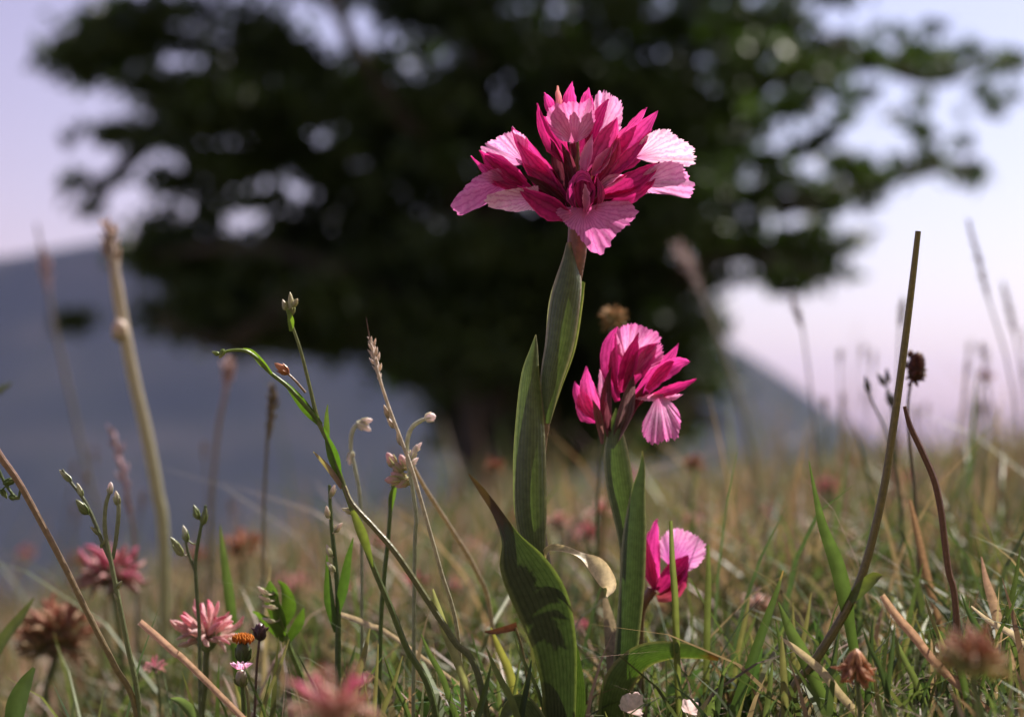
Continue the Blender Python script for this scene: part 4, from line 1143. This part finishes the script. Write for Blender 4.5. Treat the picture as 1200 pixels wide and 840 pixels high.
LAND = [(130, 'thin forked stem'), (242, 'pale pink clover'), (330, 'small leafy plant'), (400, 'green branching stem'), (470, 'silvery grass spike'), (540, 'leaning olive stalk'), (640, 'tall orchid'), (740, 'shorter orchid'), (800, 'low cupped orchid'), (886, 'faded white clover'), (1003, 'tall olive stalk'), (1110, 'red-brown stalk'), (1180, 'frayed white straw')]
def near(px):
    return min(LAND, key=lambda a: abs(a[0] - px))[1]


fresh = ((.075, .115, .035), (.10, .145, .05)), ((.11, .145, .05), (.16, .20, .08)), ((.045, .075, .03), (.065, .10, .045)), ((.15, .155, .06), (.24, .22, .11))
for i in range(60):
    px = rng.uniform(830, 1215) if i < 36 else rng.uniform(250, 640)
    py = rng.uniform(690, 785) if i < 36 else rng.uniform(730, 800)
    dd = rng.uniform(.56, .68)
    lean = rng.uniform(-50, 50)
    L = rng.uniform(70, 120)
    hw = rng.uniform(1.8, 4.4)
    ci = rng.integers(0, 4); c = fresh[ci]
    rr = rng.uniform(-25, 25)
    blade(f"{('broad', 'narrow')[hw < 3.1]} {('mid-green', 'light green', 'dark green', 'yellow-green')[ci]} {('upright', 'leaning')[abs(lean) > 20]} grass blade in the turf by the {near(px)}", [(px, py, 0, .6, rr), (px - lean * .25, py + L * .33, 3, hw * .8, rr), (px - lean * .6, py + L * .7, 4, hw, rr), (px - lean * .9, py + L * 1.2, 2, hw, rr)], dd, c[0], c[1], group='fresh grass blades in the turf')

# scrap of brown leaf caught by a blade
mb = MB(); ribbon(mb, [(606, 733, 0, 5, 20), (592, 737, 2, 4, 10), (578, 740, 1, 3, 0), (568, 740, 0, .8, 0)], (.10, .04, .025), (.06, .03, .02), d0=.635)
tube(mb, path3([(604, 735), (612, 760), (618, 800)], .635, .635), 1.6 * S, (.2, .17, .08), sides=5, n=10)
tag(mb.build('dead_leaf', M_DRY), 'shrivelled dark brown leaf scrap left of the broad dark orchid leaf'.replace('left of', 'beside'), 'dead leaf')

# ------------------------------------------------------------------ clovers and little flowers
PK = (.66, .20, .34); PKL = (.74, .42, .50); CRM = (.70, .56, .48); RUST = (.40, .13, .07); RED = (.45, .06, .10); HOTP = (.62, .06, .26)
clover('clover', 'pale pink and cream clover head with loose upright florets, beside an orange bud', 242, 748, .665, 42, (.66, .52, .44), [PK, (.60, .12, .22), PKL], (.66, .58, .48), [(240, 800), (236, 850)], n=32, spread=190, calyx=(.16, .20, .09))
clover('clover', 'deep pink clover head behind the thin forked stem', 132, 676, .88, 42, (.44, .18, .18), [(.58, .12, .28), (.62, .34, .36), (.40, .08, .12)], (.34, .28, .22), [(140, 740), (144, 800)], n=36, spread=220, calyx=(.12, .14, .07))
clover('clover', 'large faded rusty clover head beside the leaning brownish stalk', 66, 752, .88, 46, (.36, .26, .16), [(.44, .18, .13), (.44, .28, .18), (.36, .14, .10)], (.34, .30, .18), [(56, 800), (52, 850)], n=80, spread=230, calyx=(.15, .17, .08))
clover('clover', 'bright pink and coral clover blurred right before the lens', 392, 836, .395, 54, (.58, .34, .28), [(.72, .06, .32), (.72, .06, .32), (.58, .26, .22), (.64, .46, .40)], (.55, .42, .34), [(396, 900)], n=15, spread=170, calyx=(.30, .16, .12), long=1.15)
clover('clover', 'rusty pink clover blurred right before the lens beside the stiff dry stalk', 1140, 778, .41, 46, (.36, .22, .12), (.46, .26, .20), (.36, .34, .14), [(1150, 880)], n=30, spread=210, calyx=(.22, .24, .09))
clover('clover', 'withered orange-brown bell-shaped clover low in the turf', 1003, 772, .54, 30, (.44, .22, .11), (.50, .26, .14), (.46, .24, .14), [(1008, 840)], n=30, up=92, spread=120, calyx=(.42, .20, .10))
# orange button, little pink daisy, dark bud
t, _ = stalk('orange_button', 'small orange button flower on a dark cup beside the pale clover', 'flower', [(285, 758), (284, 790), (286, 850)], .612, [3, 3, 3, 3], (.10, .12, .05), GREEN)
bud(t, 285, 772, .612, 26, 11, 270, (.06, .09, .035), (.09, .10, .04), 'cup', None, .1)
mb = MB()
for i in range(40):
    a = i * 2.4; q = math.sqrt(i / 40)
    c = W(285 + 12 * q * math.cos(a), 749 + 3.5 * q * math.sin(a) - 3 * (1 - q * q), .612 - 11 * S * q * math.sin(a))
    ellipsoid(mb, c - UPV * 4 * S, UPV, 9 * S, 2.1 * S, (.40, .12, .02), (.62, .24, .03), n=4, sides=5)
mb.build('disc', M_BLOOM, t)
t, _ = stalk('pink_daisy', 'tiny pale pink flower head just under the orange button', 'flower', [(283, 790), (290, 815), (292, 860)], .600, [2.4, 2.4, 2.4, 2.4], (.26, .24, .12), (.2, .2, .1))
bud(t, 283, 801, .600, 20, 9.5, 270, (.16, .17, .08), (.40, .34, .26), 'cup', None, .1)
for i in range(13):
    a = i / 13 * 360
    x, z = math.cos(R(a)), math.sin(R(a))
    mb = MB(); petal(mb, (283 + 5 * x, 784, 5 * z), (283 + 9 * x, 779, 9 * z), (283 + 14 * x, 777 + 3 * z, 13 * z), 3, 20 + 40 * abs(x), (.74, .42, .56), (.82, .60, .72), d0=.600, nu=6, nv=5)
    mb.build('petal', M_LIP, t)
t, _ = stalk('dark_bud', 'small dark purple bud on a thin dark stem beside the orange button', 'flower bud', [(305, 742), (301, 780), (298, 850)], .632, [1.6, 1.8, 1.8, 1.8], (.10, .05, .05), (.12, .07, .05))
bud(t, 305, 747, .632, 20, 9, 268, (.05, .025, .03), (.12, .04, .06), 'bud', None, .1)
for a in (215, 250, 290, 325):
    bud(t, 305, 742, .632, 15, 3.4, a, (.06, .03, .03), (.14, .05, .07), 'bract')
t, _ = stalk('leafy_plant', 'small leafy green plant with white buds near the dark purple bud', 'wild plant', [(322, 690), (330, 730), (340, 760), (356, 800), (370, 850)], .655, [3, 4, 4, 3.6, 3.6], LIME, GREEN)
for rows in ([(332, 745, 0, 4, 0), (325, 720, 4, 9, 10), (314, 698, 4, 6, 10), (306, 688, 2, .8, 10)], [(330, 735, 0, 4, 0), (338, 712, -4, 9, -15), (334, 690, -4, 5, -15), (326, 680, -3, .8, 0)],
             [(334, 750, 2, 4, 0), (322, 735, 8, 8, 30), (306, 722, 10, 4, 30), (296, 716, 8, .8, 30)], [(336, 752, 0, 4, 0), (350, 730, -6, 6, 0), (356, 712, -8, .8, 0)], [(326, 715, 2, 3, 0), (318, 694, 5, 7, 0), (316, 680, 3, .8, 0)]):
    leaf_on(t, rows, (.10, .16, .03), (.13, .19, .05), .655)
for x, y, a in ((316, 704, 205), (313, 696, 220), (320, 728, 195), (322, 712, 190)):
    bud(t, x, y, .650, 17, 3.4, a, (.6, .56, .44), (.72, .68, .6), 'bud', M_BLOOM)

# white fallen petals under the arching leaf
def fallen(px, py, d, r, label):
    mb = MB(); fan(mb, (px, py), [(200, r * .5), (240, r), (270, r * 1.1), (300, r), (340, r * .6), (380, r * .5)], 6, (.1, -.4), (.6, .5, .42), (.76, .70, .64), (.8, .74, .7), d0=d, na=26, nr=7, ruffle=.22, teeth=.12)
    tube(mb, path3([(px, py), (px + 2, py + 20)], d, d), 1.8 * S, (.3, .28, .14), sides=5, n=10)
    tag(mb.build('white_petal', M_BLOOM), label, 'flower')
fallen(808, 836, .60, 16, 'little cream white flower low in the turf beneath the arching orchid leaf')
fallen(740, 836, .625, 24, 'white papery flower tucked inside the curve of the arching orchid leaf')
clover('clover', 'faded white and tan clover head standing alone above the turf', 886, 712, .74, 20, (.60, .48, .38), (.70, .62, .56), (.42, .30, .20), [(888, 760)], n=30, spread=200, calyx=(.24, .18, .10))

# blurred meadow flowers behind, each where the photograph shows one
mf = [(690, 628, 1.1, 24, PK, RED), (704, 600, 1.0, 16, (.55, .10, .14), CRM), (655, 612, 1.0, 17, RED, CRM), (530, 688, 1.1, 15, PK, PK), (492, 686, 1.05, 20, RED, PK), (683, 734, .85, 11, HOTP, PK), (970, 575, 1.5, 22, RED, PK),
      (844, 645, 1.2, 22, RED, PKL), (874, 655, 1.25, 18, PKL, CRM), (812, 612, 1.2, 13, PKL, PK), (1155, 442, 1.3, 11, (.36, .12, .18), (.3, .14, .18)), (182, 782, .70, 13, PKL, PK), (345, 690, 1.3, 24, PKL, (.5, .3, .26)),
      (30, 650, 2.2, 12, RED, RUST), (1060, 560, 1.9, 12, RED, PK), (905, 600, 1.8, 12, PKL, PK), (740, 560, 2.2, 12, PK, PKL), (560, 640, 1.8, 14, PKL, RED), (445, 640, 1.6, 15, PK, RED), (1130, 620, 1.4, 14, PKL, CRM), (1015, 600, 1.6, 12, RED, PKL), (410, 690, 1.2, 15, PKL, CRM), (615, 580, 2.0, 10, RED, PK)]
for px, py, d, r, a, b in mf:
    w_ = 'deep red' if a == RED else 'pale pink' if a == PKL else 'pink'
    clover('meadow_flower', f"{('large', 'small')[r < 16]} blurred {w_} flower in the meadow behind the {near(px)}", px, py, d, r, a, b, CRM, [(px + rng.uniform(-6, 6), py + 3 * r)], group='pink flowers dotted in the meadow', n=16, spread=230)
rf = [(285, 642, 1.15, 26), (580, 548, 1.1, 13), (812, 545, 1.1, 15), (95, 660, 1.6, 16), (1130, 690, 1.0, 13), (1075, 640, 1.3, 12), (800, 690, 1.2, 14), (230, 655, 1.5, 16), (955, 640, 1.5, 12), (600, 610, 1.7, 12), (1180, 560, 2.0, 12), (1000, 545, 2.2, 10)]
for px, py, d, r in rf:
    clover('meadow_flower', f"{('large', 'small')[r < 14]} blurred rust-brown seed head in the meadow behind the {near(px)}", px, py, d, r, (.36, .16, .09), RUST, (.34, .24, .14), [(px + rng.uniform(-6, 6), py + 3 * r)], group='rusty heads dotted in the meadow', n=22, spread=250)
clover('round_bud', 'round tan seed head standing just behind the shorter orchid flower', 718, 374, .80, 17, (.42, .30, .14), (.46, .34, .18), (.36, .26, .12), [(712, 430), (706, 500), (700, 600)], n=40, spread=300)
for px, py in ((560, 545), (590, 530)):
    pass
# pale blurred tall plant by the dark crown on the other side
t, _ = stalk('tall_grass', 'tall blurred green stem with a pale loose head rising before the tree', 'grass', [(800, 300), (822, 345), (842, 395), (858, 440), (872, 490), (884, 560)], 1.7, [4, 6, 8, 9, 9, 9], (.40, .34, .36), (.14, .18, .07))
spike(t, [(796, 290), (810, 318), (826, 350)], 1.7, 8, (.50, .40, .44), (.40, .34, .34), 16, awn=1)
for i, (px, py, h, d, lab) in enumerate([(936, 372, 24, 1.1, 'thin grass with a short brown spike against the pale sky beside the tall tree'), (1056, 372, 22, 1.05, 'thin grass with a small dark spike just behind the tall olive stalk'),
                              (1150, 318, 60, 1.1, 'arching thin grass with a long dark spike against the pale sky'), (1185, 372, 40, 1.25, 'thin grass with a dark loose spike at the edge of the pale sky')]):
    sl = [-14, 4, -26, -16][i]
    t, _ = stalk('tall_grass', lab, 'grass', [(px + sl * .2, py - h * .5), (px - sl * .3, py + h * .5), (px - sl * 1.2, py + 110), (px - sl * 1.7, py + 210)], d, [1.6, 2, 2.2, 2.4, 2.6], (.20, .13, .14), (.16, .16, .09))
    spike(t, [(px + sl * .6, py - h), (px, py), (px - sl * .35, py + h * .6)], d, 5, (.22, .13, .12), (.20, .14, .10), 22)
for i in range(26):
    px = rng.uniform(960, 1215) if i < 18 else rng.uniform(20, 480)
    top = rng.uniform(400, 500) if i < 18 else rng.uniform(520, 620)
    d = rng.uniform(1.1, 2.2); sl = rng.uniform(-22, 22)
    t, _ = stalk('tall_grass', f"fine hazy {('upright', 'leaning')[abs(sl) > 11]} grass stem with a tiny head, behind the {near(px)}", 'grass', [(px, top), (px - sl * .3, top + 40), (px - sl, top + 130)], d, [1.6, 1.8, 2.2, 2.2], (.24, .18, .16), (.17, .17, .09), group='hazy grass stems in the far meadow')
    spike(t, [(px + sl * .1, top - 14), (px, top + 8)], d, 4, (.25, .17, .16), (.24, .18, .13), 10)

# ------------------------------------------------------------------ air
def haze():
    m, n, out = base_mat('haze_air')
    v = n.nodes.new('ShaderNodeVolumePrincipled')
    v.inputs['Color'].default_value = (.40, .42, 1.0, 1)
    v.inputs['Density'].default_value = 0.000058
    v.inputs['Anisotropy'].default_value = 0.0
    n.links.new(v.outputs[0], out.inputs['Volume'])
    x0, x1, y0, y1, z0, z1 = -7600, 7600, -900, 9800, -270, 330
    V = [(x, y, z) for z in (z0, z1) for y in (y0, y1) for x in (x0, x1)]
    F = [(0, 2, 3, 1), (4, 5, 7, 6), (0, 1, 5, 4), (2, 6, 7, 3), (0, 4, 6, 2), (1, 3, 7, 5)]
    o = MB().add(V, F, (.6, .6, .7)).build('haze', m, smooth=False)
    o['kind'] = 'stuff'; tag(o, 'thin blue air in front of the far mountain', 'haze')


haze()
